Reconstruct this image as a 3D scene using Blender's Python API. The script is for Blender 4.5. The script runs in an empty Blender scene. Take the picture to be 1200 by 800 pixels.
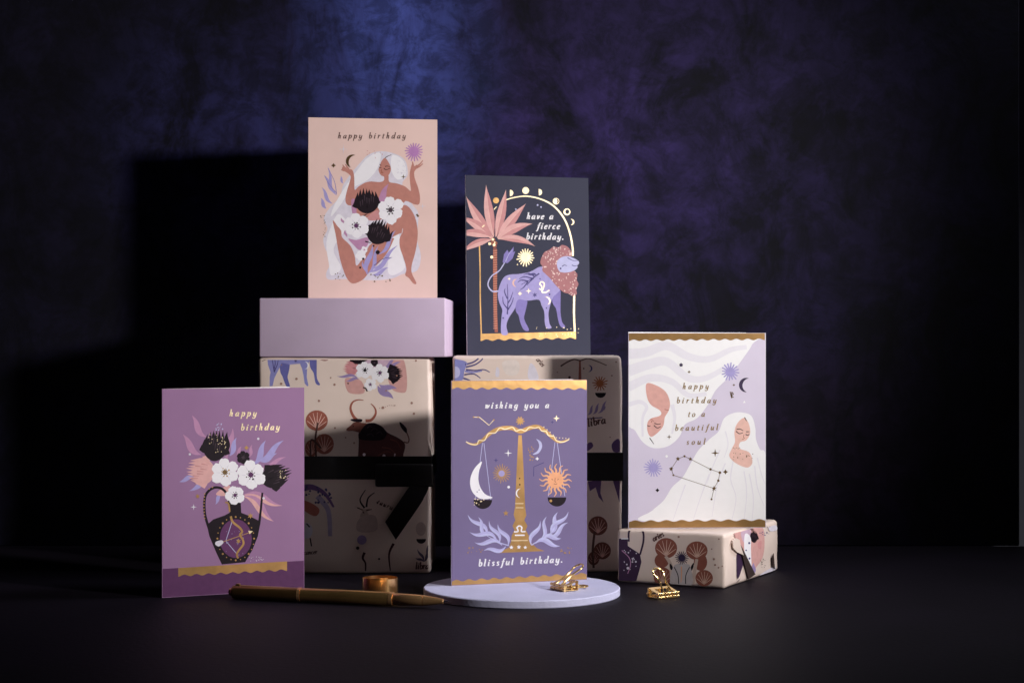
import bpy, bmesh, math, random
from math import sin, cos, pi, radians, atan2, hypot
from mathutils import Vector, Matrix, noise
from mathutils.geometry import tessellate_polygon

S = bpy.context.scene
COL = S.collection

# ------------------------------------------------------------------ camera
CAM_H = 0.1755                       # lens height above the table, metres
FPX, CX, CY = 2000.0, 600.0, 410.0   # focal length and principal point of the photo
cd = bpy.data.cameras.new('camera')
cam = bpy.data.objects.new('camera', cd)
COL.objects.link(cam)
cam.location = (0, 0, CAM_H)
cam.rotation_euler = (pi / 2, 0, 0)
cd.sensor_width = 36
cd.lens = 60
cd.shift_y = 10 / 1200
cd.clip_start, cd.clip_end = 0.02, 60
cd.dof.use_dof = True
cd.dof.focus_distance = 1.27
cd.dof.aperture_fstop = 20
S.camera = cam

# ------------------------------------------------------------------ light
w = bpy.data.worlds.new('World')
S.world = w
w.use_nodes = True
w.node_tree.nodes['Background'].inputs[0].default_value = (0.74, 0.66, 1.0, 1)
w.node_tree.nodes['Background'].inputs[1].default_value = 0.003


def aim(o, target):
    o.rotation_euler = (Vector(target) - o.location).to_track_quat('-Z', 'Y').to_euler()


kd = bpy.data.lights.new('key_spot', 'SPOT')          # hard studio head, low, from the right front
kd.energy = 73
kd.color = (1.0, 0.95, 0.92)
kd.shadow_soft_size = 0.055
kd.spot_size = radians(46)
kd.spot_blend = 0.9
key = bpy.data.objects.new('key_spot', kd)
COL.objects.link(key)
key.location = (0.93, 0.52, 0.45)
aim(key, (-0.18, 1.44, 0.27))

td = bpy.data.lights.new('top_softbox', 'AREA')       # softbox from the right and above
td.energy = 0.85
td.shape = 'RECTANGLE'
td.size, td.size_y = 0.36, 0.16
td.color = (0.93, 0.94, 1.0)
td.spread = radians(50)
top = bpy.data.objects.new('top_softbox', td)
COL.objects.link(top)
top.location = (0.86, 1.32, 1.06)
aim(top, (0.02, 1.24, 0.03))

S.view_settings.view_transform = 'Standard'
S.view_settings.look = 'None'
S.view_settings.exposure = 0
S.view_settings.gamma = 1
S.render.engine = 'CYCLES'
S.cycles.max_bounces = 6


# ------------------------------------------------------------------ helpers: maths
def lin(c):
    r = []
    for v in c:
        v /= 255
        r.append(v / 12.92 if v <= .04045 else ((v + .055) / 1.055) ** 2.4)
    return (*r, 1)


def at(px, py, d):
    """world point at depth d that the photo shows at pixel px, py"""
    return Vector(((px - CX) / FPX * d, d, CAM_H + (CY - py) / FPX * d))


def catmull(pts, closed=True, n=5):
    out = []
    N = len(pts)
    if N < 3:
        return list(pts)
    rng = range(N) if closed else range(N - 1)
    for i in rng:
        if closed:
            p0, p1, p2, p3 = (pts[(i + k - 1) % N] for k in range(4))
        else:
            p1, p2 = pts[i], pts[i + 1]
            p0 = pts[i - 1] if i else p1
            p3 = pts[i + 2] if i + 2 < N else p2
        for k in range(n):
            t = k / n
            out.append(tuple(.5 * (2 * b + (c - a) * t + (2 * a - 5 * b + 4 * c - d) * t * t + (3 * b - a - 3 * c + d) * t ** 3)
                             for a, b, c, d in zip(p0, p1, p2, p3)))
    if not closed:
        out.append(tuple(pts[-1]))
    return out


# ------------------------------------------------------------------ helpers: materials
MATS = {}


def principled(name, color, rough=.5, metal=0, spec=.4, mottling=.06, mscale=60, bump=0, bscale=400, sheen=0):
    if name in MATS:
        return MATS[name]
    m = bpy.data.materials.new(name)
    m.use_nodes = True
    nt = m.node_tree
    b = nt.nodes['Principled BSDF']
    b.inputs['Roughness'].default_value = rough
    b.inputs['Metallic'].default_value = metal
    b.inputs['Specular IOR Level'].default_value = spec
    if sheen:
        b.inputs['Sheen Weight'].default_value = sheen
    tc = nt.nodes.new('ShaderNodeTexCoord')
    n = nt.nodes.new('ShaderNodeTexNoise')
    n.inputs['Scale'].default_value = mscale
    n.inputs['Detail'].default_value = 5
    nt.links.new(tc.outputs['Object'], n.inputs['Vector'])
    mr = nt.nodes.new('ShaderNodeMapRange')
    mr.inputs['From Min'].default_value = .3
    mr.inputs['From Max'].default_value = .7
    mr.inputs['To Min'].default_value = 1 - mottling
    mr.inputs['To Max'].default_value = 1 + mottling
    nt.links.new(n.outputs['Fac'], mr.inputs['Value'])
    mx = nt.nodes.new('ShaderNodeMix')
    mx.data_type = 'RGBA'
    mx.blend_type = 'MULTIPLY'
    mx.inputs['Factor'].default_value = 1
    mx.inputs['A'].default_value = color
    nt.links.new(mr.outputs['Result'], mx.inputs['B'])
    nt.links.new(mx.outputs['Result'], b.inputs['Base Color'])
    if bump:
        n2 = nt.nodes.new('ShaderNodeTexNoise')
        n2.inputs['Scale'].default_value = bscale
        n2.inputs['Detail'].default_value = 6
        nt.links.new(tc.outputs['Object'], n2.inputs['Vector'])
        bp = nt.nodes.new('ShaderNodeBump')
        bp.inputs['Strength'].default_value = bump
        bp.inputs['Distance'].default_value = .001
        nt.links.new(n2.outputs['Fac'], bp.inputs['Height'])
        nt.links.new(bp.outputs['Normal'], b.inputs['Normal'])
    MATS[name] = m
    return m


def ink(name, rgb, rough=.55):
    return principled('ink_' + name, lin(rgb), rough, 0, .14, .07, 220)


def foil(name, rgb, metal=.75, rough=.38):
    return principled('foil_' + name, lin(rgb), rough, metal, .5, .16, 70, .32, 60)


# ------------------------------------------------------------------ helpers: objects
def link(name, bm, mats, parent=None, smooth=False, mw=None):
    me = bpy.data.meshes.new(name)
    bm.to_mesh(me)
    bm.free()
    for m in (mats if isinstance(mats, (list, tuple)) else [mats]):
        me.materials.append(m)
    if smooth:
        for p in me.polygons:
            p.use_smooth = True
        me.set_sharp_from_angle(angle=radians(40))
    o = bpy.data.objects.new(name, me)
    COL.objects.link(o)
    if parent:
        o.parent = parent
    if mw is not None:
        o.matrix_local = mw
    return o


def thing(name, label, cat, loc, rz=0, group=None):
    o = bpy.data.objects.new(name, None)
    o.empty_display_size = .02
    COL.objects.link(o)
    o.location = loc
    o.rotation_euler = (0, 0, rz)
    o['label'] = label
    o['category'] = cat
    if group:
        o['group'] = group
    return o


def tag(o, label, cat, group=None):
    o['label'] = label
    o['category'] = cat
    if group:
        o['group'] = group
    return o


def box_bm(x0, x1, y0, y1, z0, z1, bev=0, seg=3, bm=None):
    nb = bmesh.new()
    vs = [nb.verts.new((x, y, z)) for x in (x0, x1) for y in (y0, y1) for z in (z0, z1)]
    for f in ((0, 1, 3, 2), (4, 6, 7, 5), (0, 4, 5, 1), (2, 3, 7, 6), (0, 2, 6, 4), (1, 5, 7, 3)):
        nb.faces.new([vs[i] for i in f])
    bmesh.ops.recalc_face_normals(nb, faces=nb.faces)
    if bev:
        bmesh.ops.bevel(nb, geom=list(nb.edges), offset=bev, segments=seg, profile=.5, affect='EDGES')
    if bm is None:
        return nb
    me = bpy.data.meshes.new('t')
    nb.to_mesh(me)
    nb.free()
    bm.from_mesh(me)
    bpy.data.meshes.remove(me)
    return bm


def tube(bm, pts, r, seg=8, closed=False):
    """round tube along 3-D points"""
    pts = [Vector(p) for p in pts]
    N = len(pts)
    rings = []
    up = Vector((0, 0, 1))
    for i, p in enumerate(pts):
        a = pts[(i - 1) % N] if closed or i else p
        b = pts[(i + 1) % N] if closed or i < N - 1 else p
        t = (b - a).normalized()
        side = t.cross(up)
        if side.length < 1e-3:
            side = t.cross(Vector((1, 0, 0)))
        side.normalize()
        u2 = side.cross(t)
        rings.append([bm.verts.new(p + r * (cos(2 * pi * k / seg) * side + sin(2 * pi * k / seg) * u2)) for k in range(seg)])
    for i in range(N if closed else N - 1):
        A, B = rings[i], rings[(i + 1) % N]
        for k in range(seg):
            bm.faces.new((A[k], A[(k + 1) % seg], B[(k + 1) % seg], B[k]))
    if not closed:
        bm.faces.new(rings[0][::-1])
        bm.faces.new(rings[-1])
    bmesh.ops.recalc_face_normals(bm, faces=bm.faces)
    return bm


def lathe(prof, seg=40, axis='x'):
    """prof: list of (pos along axis, radius)"""
    bm = bmesh.new()
    rings = []
    for a, r in prof:
        ring = []
        for k in range(seg):
            c, s = cos(2 * pi * k / seg) * r, sin(2 * pi * k / seg) * r
            ring.append(bm.verts.new((a, c, s) if axis == 'x' else (c, s, a)))
        rings.append(ring)
    for A, B in zip(rings, rings[1:]):
        for k in range(seg):
            bm.faces.new((A[k], A[(k + 1) % seg], B[(k + 1) % seg], B[k]))
    bm.faces.new(rings[0])
    bm.faces.new(rings[-1])
    bmesh.ops.recalc_face_normals(bm, faces=bm.faces)
    return bm


# ------------------------------------------------------------------ flat print on a panel
def clip_rect(poly, x0, x1, y0, y1):
    for ax, lim, sg in ((0, x0, 1), (0, x1, -1), (1, y0, 1), (1, y1, -1)):
        out = []
        for i, p in enumerate(poly):
            q = poly[i - 1]
            ip, iq = sg * (p[ax] - lim) >= 0, sg * (q[ax] - lim) >= 0
            if ip != iq:
                t = (lim - q[ax]) / (p[ax] - q[ax])
                out.append((q[0] + t * (p[0] - q[0]), q[1] + t * (p[1] - q[1])))
            if ip:
                out.append(p)
        poly = out
        if len(poly) < 3:
            return []
    return poly


# pen strokes of an italic serif hand; x-height 1, baseline 0: (width, strokes, dot)
BOWL = [(.74, .86), (.52, 1.0), (.2, .82), (.05, .38), (.2, .02), (.48, .16), (.72, .62)]
RBOWL = [(.12, .45), (.28, .02), (.58, .08), (.78, .5), (.66, .96), (.42, .95), (.14, .6)]
ARCH = [(.1, .45), (.34, .92), (.58, .95), (.6, .6), (.56, .15), (.68, .02), (.82, .15)]
DESC = [(.76, 1.0), (.72, .0), (.58, -.48), (.3, -.62), (.05, -.48), (.12, -.36)]
GLYPH = {
    'a': (.95, [BOWL, [(.78, 1.0), (.73, .2), (.8, .02), (.95, .14)]], None),
    'b': (.88, [[(-.02, 1.66), (.14, 1.74), (.12, .3)], RBOWL], None),
    'c': (.78, [[(.66, .78), (.5, 1), (.22, .86), (.06, .4), (.2, .05), (.46, .02), (.7, .22)]], None),
    'd': (.98, [BOWL, [(.68, 1.68), (.84, 1.74), (.75, .2), (.82, .02), (.97, .14)]], None),
    'e': (.78, [[(.09, .46), (.5, .55), (.66, .78), (.5, 1.0), (.22, .84), (.06, .4), (.22, .03), (.48, .02), (.7, .22)]], None),
    'f': (.7, [[(.86, 1.6), (.68, 1.75), (.5, 1.5), (.38, .6), (.26, -.35), (.08, -.62), (-.1, -.52)], [(.02, .97), (.4, 1.0), (.82, .99)]], None),
    'g': (.95, [BOWL, DESC], None),
    'h': (.9, [[(-.02, 1.66), (.14, 1.74), (.08, 0)], ARCH], None),
    'i': (.48, [[(.02, .85), (.18, 1.0), (.13, .2), (.2, .02), (.38, .15)]], (.24, 1.42)),
    'l': (.46, [[(-.02, 1.66), (.15, 1.74), (.11, .2), (.18, .02), (.36, .15)]], None),
    'n': (.9, [[(-.02, .88), (.14, 1.0), (.08, 0)], ARCH], None),
    'o': (.84, [[(.42, 1.0), (.16, .84), (.05, .42), (.2, .03), (.46, .02), (.72, .3), (.74, .72), (.6, .96), (.42, 1.0)]], None),
    'p': (.88, [[(-.02, .88), (.14, 1.0), (.04, -.66)], [(-.14, -.66), (.24, -.66)], RBOWL], None),
    'r': (.68, [[(-.02, .88), (.14, 1.0), (.08, 0)], [(.1, .45), (.3, .9), (.5, 1.0), (.64, .86)]], None),
    's': (.66, [[(.58, .8), (.4, 1), (.18, .86), (.22, .62), (.46, .42), (.5, .14), (.3, 0), (.06, .16)]], None),
    't': (.56, [[(.26, 1.42), (.15, .25), (.24, .02), (.48, .16)], [(-.1, .97), (.25, 1.0), (.62, .99)]], None),
    'u': (.95, [[(-.02, .88), (.14, 1.0), (.1, .3), (.26, .0), (.5, .2), (.7, .6)], [(.78, 1.0), (.72, .2), (.8, .02), (.95, .14)]], None),
    'v': (.76, [[(-.02, .86), (.14, 1.0), (.2, .5), (.26, .04), (.56, .42), (.68, .98)]], None),
    'w': (1.1, [[(-.02, .86), (.14, 1.0), (.16, .5), (.22, .04), (.5, .55)], [(.55, 1.0), (.54, .4), (.6, .04), (.9, .45), (1.02, .98)]], None),
    'y': (.9, [[(-.02, .88), (.14, 1.0), (.1, .35), (.26, .02), (.5, .2), (.72, .6)], DESC], None),
    '.': (.34, [], (.1, .1)),
    ' ': (.72, [], None),
}


class Print:
    """collects flat shapes, drawn in photo-crop coordinates, onto the plane of a panel;
    every begin()..end() becomes one printed part of the thing"""
    EPS = 2e-6

    def __init__(s, parent, panel_mat, W, Hh, inset=.0003, world=None):
        s.parent, s.ml, s.W, s.H, s.inset = parent, panel_mat, W, Hh, inset
        s.mw = (world if world is not None else parent_matrix(parent)) @ panel_mat
        s.inv = s.mw.inverted()
        s.layer = 3
        s.fr = (0, 0, 1)
        s.o = s.inv @ Vector((0, 0, CAM_H))
        s.rnd = random.Random(7)

    def frame(s, x0, y0, sc):
        s.fr = (x0, y0, sc)
        return s

    def begin(s, name):
        s.name = name
        s.shapes = []
        return s

    def local(s, p):
        px, py = s.fr[0] + p[0] / s.fr[2], s.fr[1] + p[1] / s.fr[2]
        d = s.inv.to_3x3() @ Vector(((px - CX) / FPX, 1, (CY - py) / FPX))
        t = -s.o.y / d.y
        q = s.o + d * t
        return (q.x, q.z)

    def add(s, polys, mat):
        s.layer += 1
        for poly in polys:
            pl = clip_rect([s.local(p) for p in poly], s.inset, s.W - s.inset, s.inset, s.H - s.inset)
            if len(pl) > 2:
                s.shapes.append((pl, mat, s.layer))

    def end(s, each=False):
        """each: every shape becomes a part of its own, fine specks one part of kind stuff"""
        if each:
            for ly in sorted({q[2] for q in s.shapes}):
                grp = [q for q in s.shapes if q[2] == ly]
                if len(grp) <= 3:
                    for q in grp:
                        s.build(s.name, [q])
                    continue
                specks = len(grp) > 3 and s.name != 'lettering' and 'sunburst' not in s.name
                o = s.build('printed_specks' if specks else s.name, grp)
                if o and specks:
                    o['kind'] = 'stuff'
            return
        return s.build(s.name, s.shapes)

    def build(s, name, shapes):
        bm = bmesh.new()
        mats = []
        for pl, mat, ly in shapes:
            if mat not in mats:
                mats.append(mat)
            y = -ly * s.EPS
            cl = []
            for p in pl:
                if not cl or hypot(p[0] - cl[-1][0], p[1] - cl[-1][1]) > 2e-6:
                    cl.append(p)
            if len(cl) > 2 and hypot(cl[0][0] - cl[-1][0], cl[0][1] - cl[-1][1]) < 2e-6:
                cl.pop()
            if len(cl) < 3:
                continue
            vs = [bm.verts.new((p[0], y, p[1])) for p in cl]
            for tri in tessellate_polygon([[Vector((p[0], p[1], 0)) for p in cl]]):
                a, b, c = (cl[i] for i in tri)
                ar = (b[0] - a[0]) * (c[1] - a[1]) - (b[1] - a[1]) * (c[0] - a[0])
                if abs(ar) < 1e-14:
                    continue
                if ar < 0:
                    tri = (tri[0], tri[2], tri[1])
                try:
                    f = bm.faces.new([vs[i] for i in tri])
                    f.material_index = mats.index(mat)
                except ValueError:
                    pass
        if not bm.faces:
            bm.free()
            return None
        return link(name, bm, mats, s.parent, mw=s.ml)

    # shapes
    def poly(s, pts, mat, smooth=True, n=5):
        s.add([catmull(pts, True, n) if smooth else pts], mat)

    def ribbon(s, pts, w0, w1=None, prof=None, smooth=True):
        w1 = w0 if w1 is None else w1
        c = catmull(pts, False, 6) if smooth and len(pts) > 2 else list(pts)
        L, R = [], []
        N = len(c)
        for i, p in enumerate(c):
            a, b = c[max(i - 1, 0)], c[min(i + 1, N - 1)]
            dx, dy = b[0] - a[0], b[1] - a[1]
            l = hypot(dx, dy) or 1
            t = i / max(N - 1, 1)
            wd = prof(t, dx / l, dy / l) if prof else w0 + (w1 - w0) * t
            nx, ny = -dy / l * wd / 2, dx / l * wd / 2
            L.append((p[0] + nx, p[1] + ny))
            R.append((p[0] - nx, p[1] - ny))
        return [[L[i], L[i + 1], R[i + 1], R[i]] for i in range(N - 1)]

    def stroke(s, pts, mat, w0, w1=None, smooth=True, prof=None):
        s.add(s.ribbon(pts, w0, w1, prof, smooth), mat)

    def strokes(s, lst, mat, w0, w1=None, smooth=True):
        ps = []
        for pts in lst:
            ps += s.ribbon(pts, w0, w1, None, smooth)
        s.add(ps, mat)

    @staticmethod
    def ell(cx, cy, rx, ry=None, n=22, rot=0):
        ry = rx if ry is None else ry
        return [(cx + rx * cos(a) * cos(rot) - ry * sin(a) * sin(rot), cy + rx * cos(a) * sin(rot) + ry * sin(a) * cos(rot))
                for a in (2 * pi * k / n for k in range(n))]

    def disc(s, cx, cy, rx, mat, ry=None, rot=0):
        s.add([s.ell(cx, cy, rx, ry, 22, rot)], mat)

    def dots(s, pts, mat, r):
        s.add([s.ell(p[0], p[1], p[2] if len(p) > 2 else r, None, 7) for p in pts], mat)

    def scatter(s, n, x0, x1, y0, y1, mat, r, test=None):
        pts = []
        for _ in range(n * 6):
            p = (s.rnd.uniform(x0, x1), s.rnd.uniform(y0, y1))
            if test is None or test(*p):
                pts.append((*p, r * s.rnd.uniform(.6, 1.3)))
            if len(pts) >= n:
                break
        s.dots(pts, mat, r)

    @staticmethod
    def starpts(cx, cy, r, n=4, inner=.22, rot=-pi / 2):
        return [(cx + (r if k % 2 == 0 else r * inner) * cos(rot + pi * k / n), cy + (r if k % 2 == 0 else r * inner) * sin(rot + pi * k / n)) for k in range(2 * n)]

    def star(s, cx, cy, r, mat, n=4, inner=.22, rot=-pi / 2):
        s.add([s.starpts(cx, cy, r, n, inner, rot)], mat)

    def burst(s, cx, cy, r, ro, n, mat, w=None, mat2=None):
        w = w or 1.6 * r / n * 2
        rays = []
        for k in range(n):
            a = 2 * pi * k / n + .1
            q = ro * s.rnd.uniform(.85, 1.05)
            ca, sa = cos(a), sin(a)
            rays.append([(cx + r * .8 * ca - sa * w / 2, cy + r * .8 * sa + ca * w / 2), (cx + q * ca - sa * w / 3.2, cy + q * sa + ca * w / 3.2),
                         (cx + q * ca + sa * w / 3.2, cy + q * sa - ca * w / 3.2), (cx + r * .8 * ca + sa * w / 2, cy + r * .8 * sa - ca * w / 2)])
        s.add(rays, mat)
        s.disc(cx, cy, r, mat2 or mat)

    def crescent(s, cx, cy, r, mat, rot=0, k=.62, off=.55):
        """lit side points along rot + pi"""
        out, inn = [], []
        d = off * r
        q = (1 + off * off - k * k) / (2 * off)     # where the two circles meet
        q = max(-.98, min(.98, q))
        a0 = math.acos(q)
        b0 = atan2(sin(a0), cos(a0) - off)
        rr = hypot(sin(a0), cos(a0) - off)
        for i in range(17):
            a = a0 + (2 * pi - 2 * a0) * i / 16
            out.append((cos(a), sin(a)))
            b = (2 * pi - b0) + (2 * b0 - 2 * pi) * i / 16
            inn.append((off + rr * cos(b), rr * sin(b)))
        pts = out + inn[1:-1]
        s.add([[(cx + r * (x * cos(rot) - y * sin(rot)), cy + r * (x * sin(rot) + y * cos(rot))) for x, y in pts]], mat)

    def leaf(s, base, tip, wd, mat, bend=.12, mat2=None, stem=.12, wave=.055):
        bx, by = base
        tx, ty = tip
        dx, dy = tx - bx, ty - by
        mx, my = (bx + tx) / 2 - dy * bend, (by + ty) / 2 + dx * bend
        L, R, C = [], [], []
        N = 12
        for i in range(N + 1):
            t = i / N
            sw = wave * sin(2 * pi * t) * (1 if bend >= 0 else -1)
            x = (1 - t) ** 2 * bx + 2 * t * (1 - t) * mx + t * t * tx - dy * sw
            y = (1 - t) ** 2 * by + 2 * t * (1 - t) * my + t * t * ty + dx * sw
            sv = wave * 2 * pi * cos(2 * pi * t) * (1 if bend >= 0 else -1)
            ex = 2 * (1 - t) * (mx - bx) + 2 * t * (tx - mx) - dy * sv
            ey = 2 * (1 - t) * (my - by) + 2 * t * (ty - my) + dx * sv
            l = hypot(ex, ey) or 1
            h = wd / 2 * max(stem * (1 - t), sin(pi * t ** .85) ** 1.1) + .01
            L.append((x - ey / l * h, y + ex / l * h))
            R.append((x + ey / l * h, y - ex / l * h))
            C.append((x, y))
        s.add([L + R[::-1]], mat)
        if mat2:
            s.add([L + C[::-1]], mat2)

    def protea(s, base, tip, hw, mat, mat2=None, n=9):
        """egg-shaped bud of overlapping pointed bracts"""
        bx, by = base
        dx, dy = tip[0] - bx, tip[1] - by
        l = hypot(dx, dy)
        ux, uy = dx / l, dy / l
        vx, vy = -uy, ux
        P = lambda a, b: (bx + ux * a * l + vx * b * hw, by + uy * a * l + vy * b * hw)
        s.add([catmull([P(-.02, 0), P(.05, -.5), P(.22, -.88), P(.44, -.9), P(.60, -.6), P(.66, 0), P(.60, .6), P(.44, .9), P(.22, .88), P(.05, .5)], True, 4)], mat)
        for hh, fl, m, drop in ((1.0, .72, n, .16), (.84, .95, n - 1, .2), (.66, 1.1, n - 3, .2)):
            sp = []
            for k in range(m):
                f = -1 + 2 * k / (m - 1)
                h = (hh - drop * f * f) * s.rnd.uniform(.94, 1.05)
                w = .9 / n
                sp.append([P(.2, f * .75 - w * 1.6), P(h * .62, f * max(fl, .85) - w * 1.5), P(h, f * fl + s.rnd.uniform(-.04, .04)), P(h * .62, f * max(fl, .85) + w * 1.5), P(.2, f * .75 + w * 1.6)])
            s.add(sp, mat)
        if mat2:
            ps = []
            for k in range(7):
                f = -.75 + 1.5 * k / 6
                h = s.rnd.uniform(.45, .8)
                ps += s.ribbon([P(h - .22, f * .72), P(h, f * .78)], hw * .035, hw * .09)
            s.add(ps, mat2)

    def anemone(s, cx, cy, r, petal, edge, core, n=6, core2=None, rot=.3):
        out = []
        N = n * 12
        amp = [s.rnd.uniform(.88, 1.08) for _ in range(n)]
        for i in range(N):
            a = 2 * pi * i / N
            u = (a + 2 * rot / n) * n / (2 * pi)
            lob = abs(sin(pi * u)) ** .55
            q = r * (.70 + .30 * lob) * (1 + (amp[int(u) % n] - 1) * lob) * (1 + .022 * sin(23 * a) + .02 * sin(13 * a + 1))
            out.append((cx + q * cos(a), cy + q * sin(a)))
        s.add([out], petal)
        ps = []
        for k in range(n):
            a = 2 * pi * (k + .0) / n - 2 * rot / n
            ps += s.ribbon([(cx + r * .35 * cos(a), cy + r * .35 * sin(a)), (cx + r * .62 * cos(a + .06), cy + r * .62 * sin(a + .06))], r * .05, r * .015)
        s.add(ps, edge)
        s.add([s.starpts(cx, cy, r * .24, 9, .62, rot)], core)
        s.dots([(cx + r * h * cos(k * 2 * pi / 8 + h), cy + r * h * sin(k * 2 * pi / 8 + h), r * s.rnd.uniform(.035, .07)) for k in range(8) for h in [s.rnd.uniform(.22, .32)]], core2 or core, r * .06)

    def band(s, tl, tr, bl, br, n, amp, mat, wavy='bottom'):
        """gold strip between two edges, one of them scalloped"""
        def edge(a, b, wv):
            if not wv:
                return [a, b]
            M = n * 8
            o = []
            for i in range(M + 1):
                t = i / M
                d = amp * cos(2 * pi * n * t)
                o.append((a[0] + (b[0] - a[0]) * t, a[1] + (b[1] - a[1]) * t + d))
            return o
        s.add([edge(tl, tr, wavy == 'top') + edge(bl, br, wavy == 'bottom')[::-1]], mat)

    def text(s, txt, p0, p1, xh, mat, weight=.24, slant=.22):
        """baseline from p0 to p1, letters spread over its length"""
        adv = []
        wsum = sum(GLYPH[c][0] for c in txt)
        L = hypot(p1[0] - p0[0], p1[1] - p0[1])
        gap = (L / xh - wsum) / max(len(txt) - 1, 1)
        ux, uy = (p1[0] - p0[0]) / L, (p1[1] - p0[1]) / L
        x = 0
        polys = []
        for c in txt:
            gw, sts, dot = GLYPH[c]
            T = lambda q: (p0[0] + ((x + q[0] + slant * q[1]) * ux + q[1] * uy) * xh,
                           p0[1] + ((x + q[0] + slant * q[1]) * uy - q[1] * ux) * xh)
            for st in sts:
                pr = lambda t, dx, dy: xh * weight * (.55 + .62 * abs(dy) ** 1.4) * (.75 + .25 * sin(pi * min(max(t, .1), .9)))
                polys += s.ribbon([T(q) for q in st], 1, None, pr)
            if dot:
                q = T(dot)
                polys.append(s.ell(q[0], q[1], xh * weight * .62, None, 8))
            x += gw + gap
        s.add(polys, mat)


def parent_matrix(o):
    return Matrix.Translation(o.location) @ o.rotation_euler.to_matrix().to_4x4()


# ------------------------------------------------------------------ the table and what is behind it
def table_material():
    m = principled('table_paint', (.0050, .0031, .0074, 1), .62, 0, .12, .22, 9, .25, 260)
    return m


bm = box_bm(-2.2, 2.2, -.35, 1.528, -.03, 0)
table = link('tabletop', bm, table_material())
table['kind'] = 'structure'


def backdrop_material():
    m = bpy.data.materials.new('mottled_paint')
    m.use_nodes = True
    nt = m.node_tree
    N, Lk = nt.nodes, nt.links
    b = N['Principled BSDF']
    b.inputs['Roughness'].default_value = .75
    b.inputs['Specular IOR Level'].default_value = .2
    tc = N.new('ShaderNodeTexCoord')

    def noise_(scale, detail, rough, stretch=(1, 1, 1), off=(0, 0, 0), dist=0):
        mp = N.new('ShaderNodeMapping')
        mp.inputs['Scale'].default_value = stretch
        mp.inputs['Location'].default_value = off
        Lk.new(tc.outputs['Object'], mp.inputs['Vector'])
        n = N.new('ShaderNodeTexNoise')
        n.inputs['Scale'].default_value = scale
        n.inputs['Detail'].default_value = detail
        n.inputs['Roughness'].default_value = rough
        n.inputs['Distortion'].default_value = dist
        Lk.new(mp.outputs['Vector'], n.inputs['Vector'])
        return n.outputs['Fac']

    def ramp(sock, stops):
        r = N.new('ShaderNodeValToRGB')
        e = r.color_ramp.elements
        e[0].position, e[0].color = stops[0]
        e[1].position, e[1].color = stops[1]
        for p, c in stops[2:]:
            q = e.new(p)
            q.color = c
        Lk.new(sock, r.inputs['Fac'])
        return r.outputs['Color']

    def mix(fac, a, bb, mode='MIX'):
        x = N.new('ShaderNodeMix')
        x.data_type = 'RGBA'
        x.blend_type = mode
        for sock, v in (('Factor', fac), ('A', a), ('B', bb)):
            if isinstance(v, (float, int, tuple)):
                x.inputs[sock].default_value = v
            else:
                Lk.new(v, x.inputs[sock])
        return x.outputs['Result']

    def math_(op, a, bb=None, clamp=False):
        x = N.new('ShaderNodeMath')
        x.operation = op
        x.use_clamp = clamp
        for i, v in enumerate((a, bb)):
            if v is None:
                continue
            if isinstance(v, (float, int)):
                x.inputs[i].default_value = v
            else:
                Lk.new(v, x.inputs[i])
        return x.outputs[0]

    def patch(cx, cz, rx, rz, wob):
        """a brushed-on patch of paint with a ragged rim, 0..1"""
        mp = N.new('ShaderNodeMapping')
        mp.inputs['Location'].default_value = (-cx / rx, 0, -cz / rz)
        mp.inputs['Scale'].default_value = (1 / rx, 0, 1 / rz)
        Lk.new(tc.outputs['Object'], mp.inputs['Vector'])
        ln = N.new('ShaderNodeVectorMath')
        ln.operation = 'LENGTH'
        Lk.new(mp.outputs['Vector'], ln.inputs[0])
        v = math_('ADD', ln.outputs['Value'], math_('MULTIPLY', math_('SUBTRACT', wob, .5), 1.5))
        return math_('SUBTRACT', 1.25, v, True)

    big = noise_(4.5, 5, .6, (1, 1, .8), (3.1, 0, 1.7), .5)
    mid = noise_(13, 8, .68, (1, 1, .7), (.4, 0, 9.2), .8)
    fine = noise_(42, 10, .74, (.8, 1, 1.0), (2, 0, 2), .5)
    streak = noise_(15, 8, .66, (1.4, 1, .42), (7, 0, 0), .7)
    blot = ramp(mid, [(.39, (.08, .08, .08, 1)), (.60, (1, 1, 1, 1))])
    cloud = ramp(big, [(.36, (.12, .12, .12, 1)), (.60, (1, 1, 1, 1))])
    plaster = noise_(34, 9, .72, (1, 1, .85), (5, 0, 3), .6)
    tex = mix(.55, mix(.5, blot, cloud, 'MULTIPLY'), ramp(plaster, [(.36, (.32, .32, .32, 1)), (.60, (1.2, 1.2, 1.2, 1))]), 'MULTIPLY')
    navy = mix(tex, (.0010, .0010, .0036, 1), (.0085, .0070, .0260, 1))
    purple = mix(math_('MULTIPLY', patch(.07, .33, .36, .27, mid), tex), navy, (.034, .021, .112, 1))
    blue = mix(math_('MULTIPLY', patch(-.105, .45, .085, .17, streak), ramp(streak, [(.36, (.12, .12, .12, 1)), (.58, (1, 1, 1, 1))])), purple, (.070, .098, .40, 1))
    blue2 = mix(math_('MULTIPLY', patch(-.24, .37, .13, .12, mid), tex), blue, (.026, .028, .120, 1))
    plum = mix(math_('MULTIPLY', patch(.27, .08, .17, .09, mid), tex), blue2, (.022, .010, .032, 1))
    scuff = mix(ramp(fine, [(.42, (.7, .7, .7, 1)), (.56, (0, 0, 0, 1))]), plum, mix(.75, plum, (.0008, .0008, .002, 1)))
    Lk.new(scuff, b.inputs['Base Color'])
    bp = N.new('ShaderNodeBump')
    bp.inputs['Strength'].default_value = .25
    bp.inputs['Distance'].default_value = .002
    Lk.new(mid, bp.inputs['Height'])
    Lk.new(bp.outputs['Normal'], b.inputs['Normal'])
    return m


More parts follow.
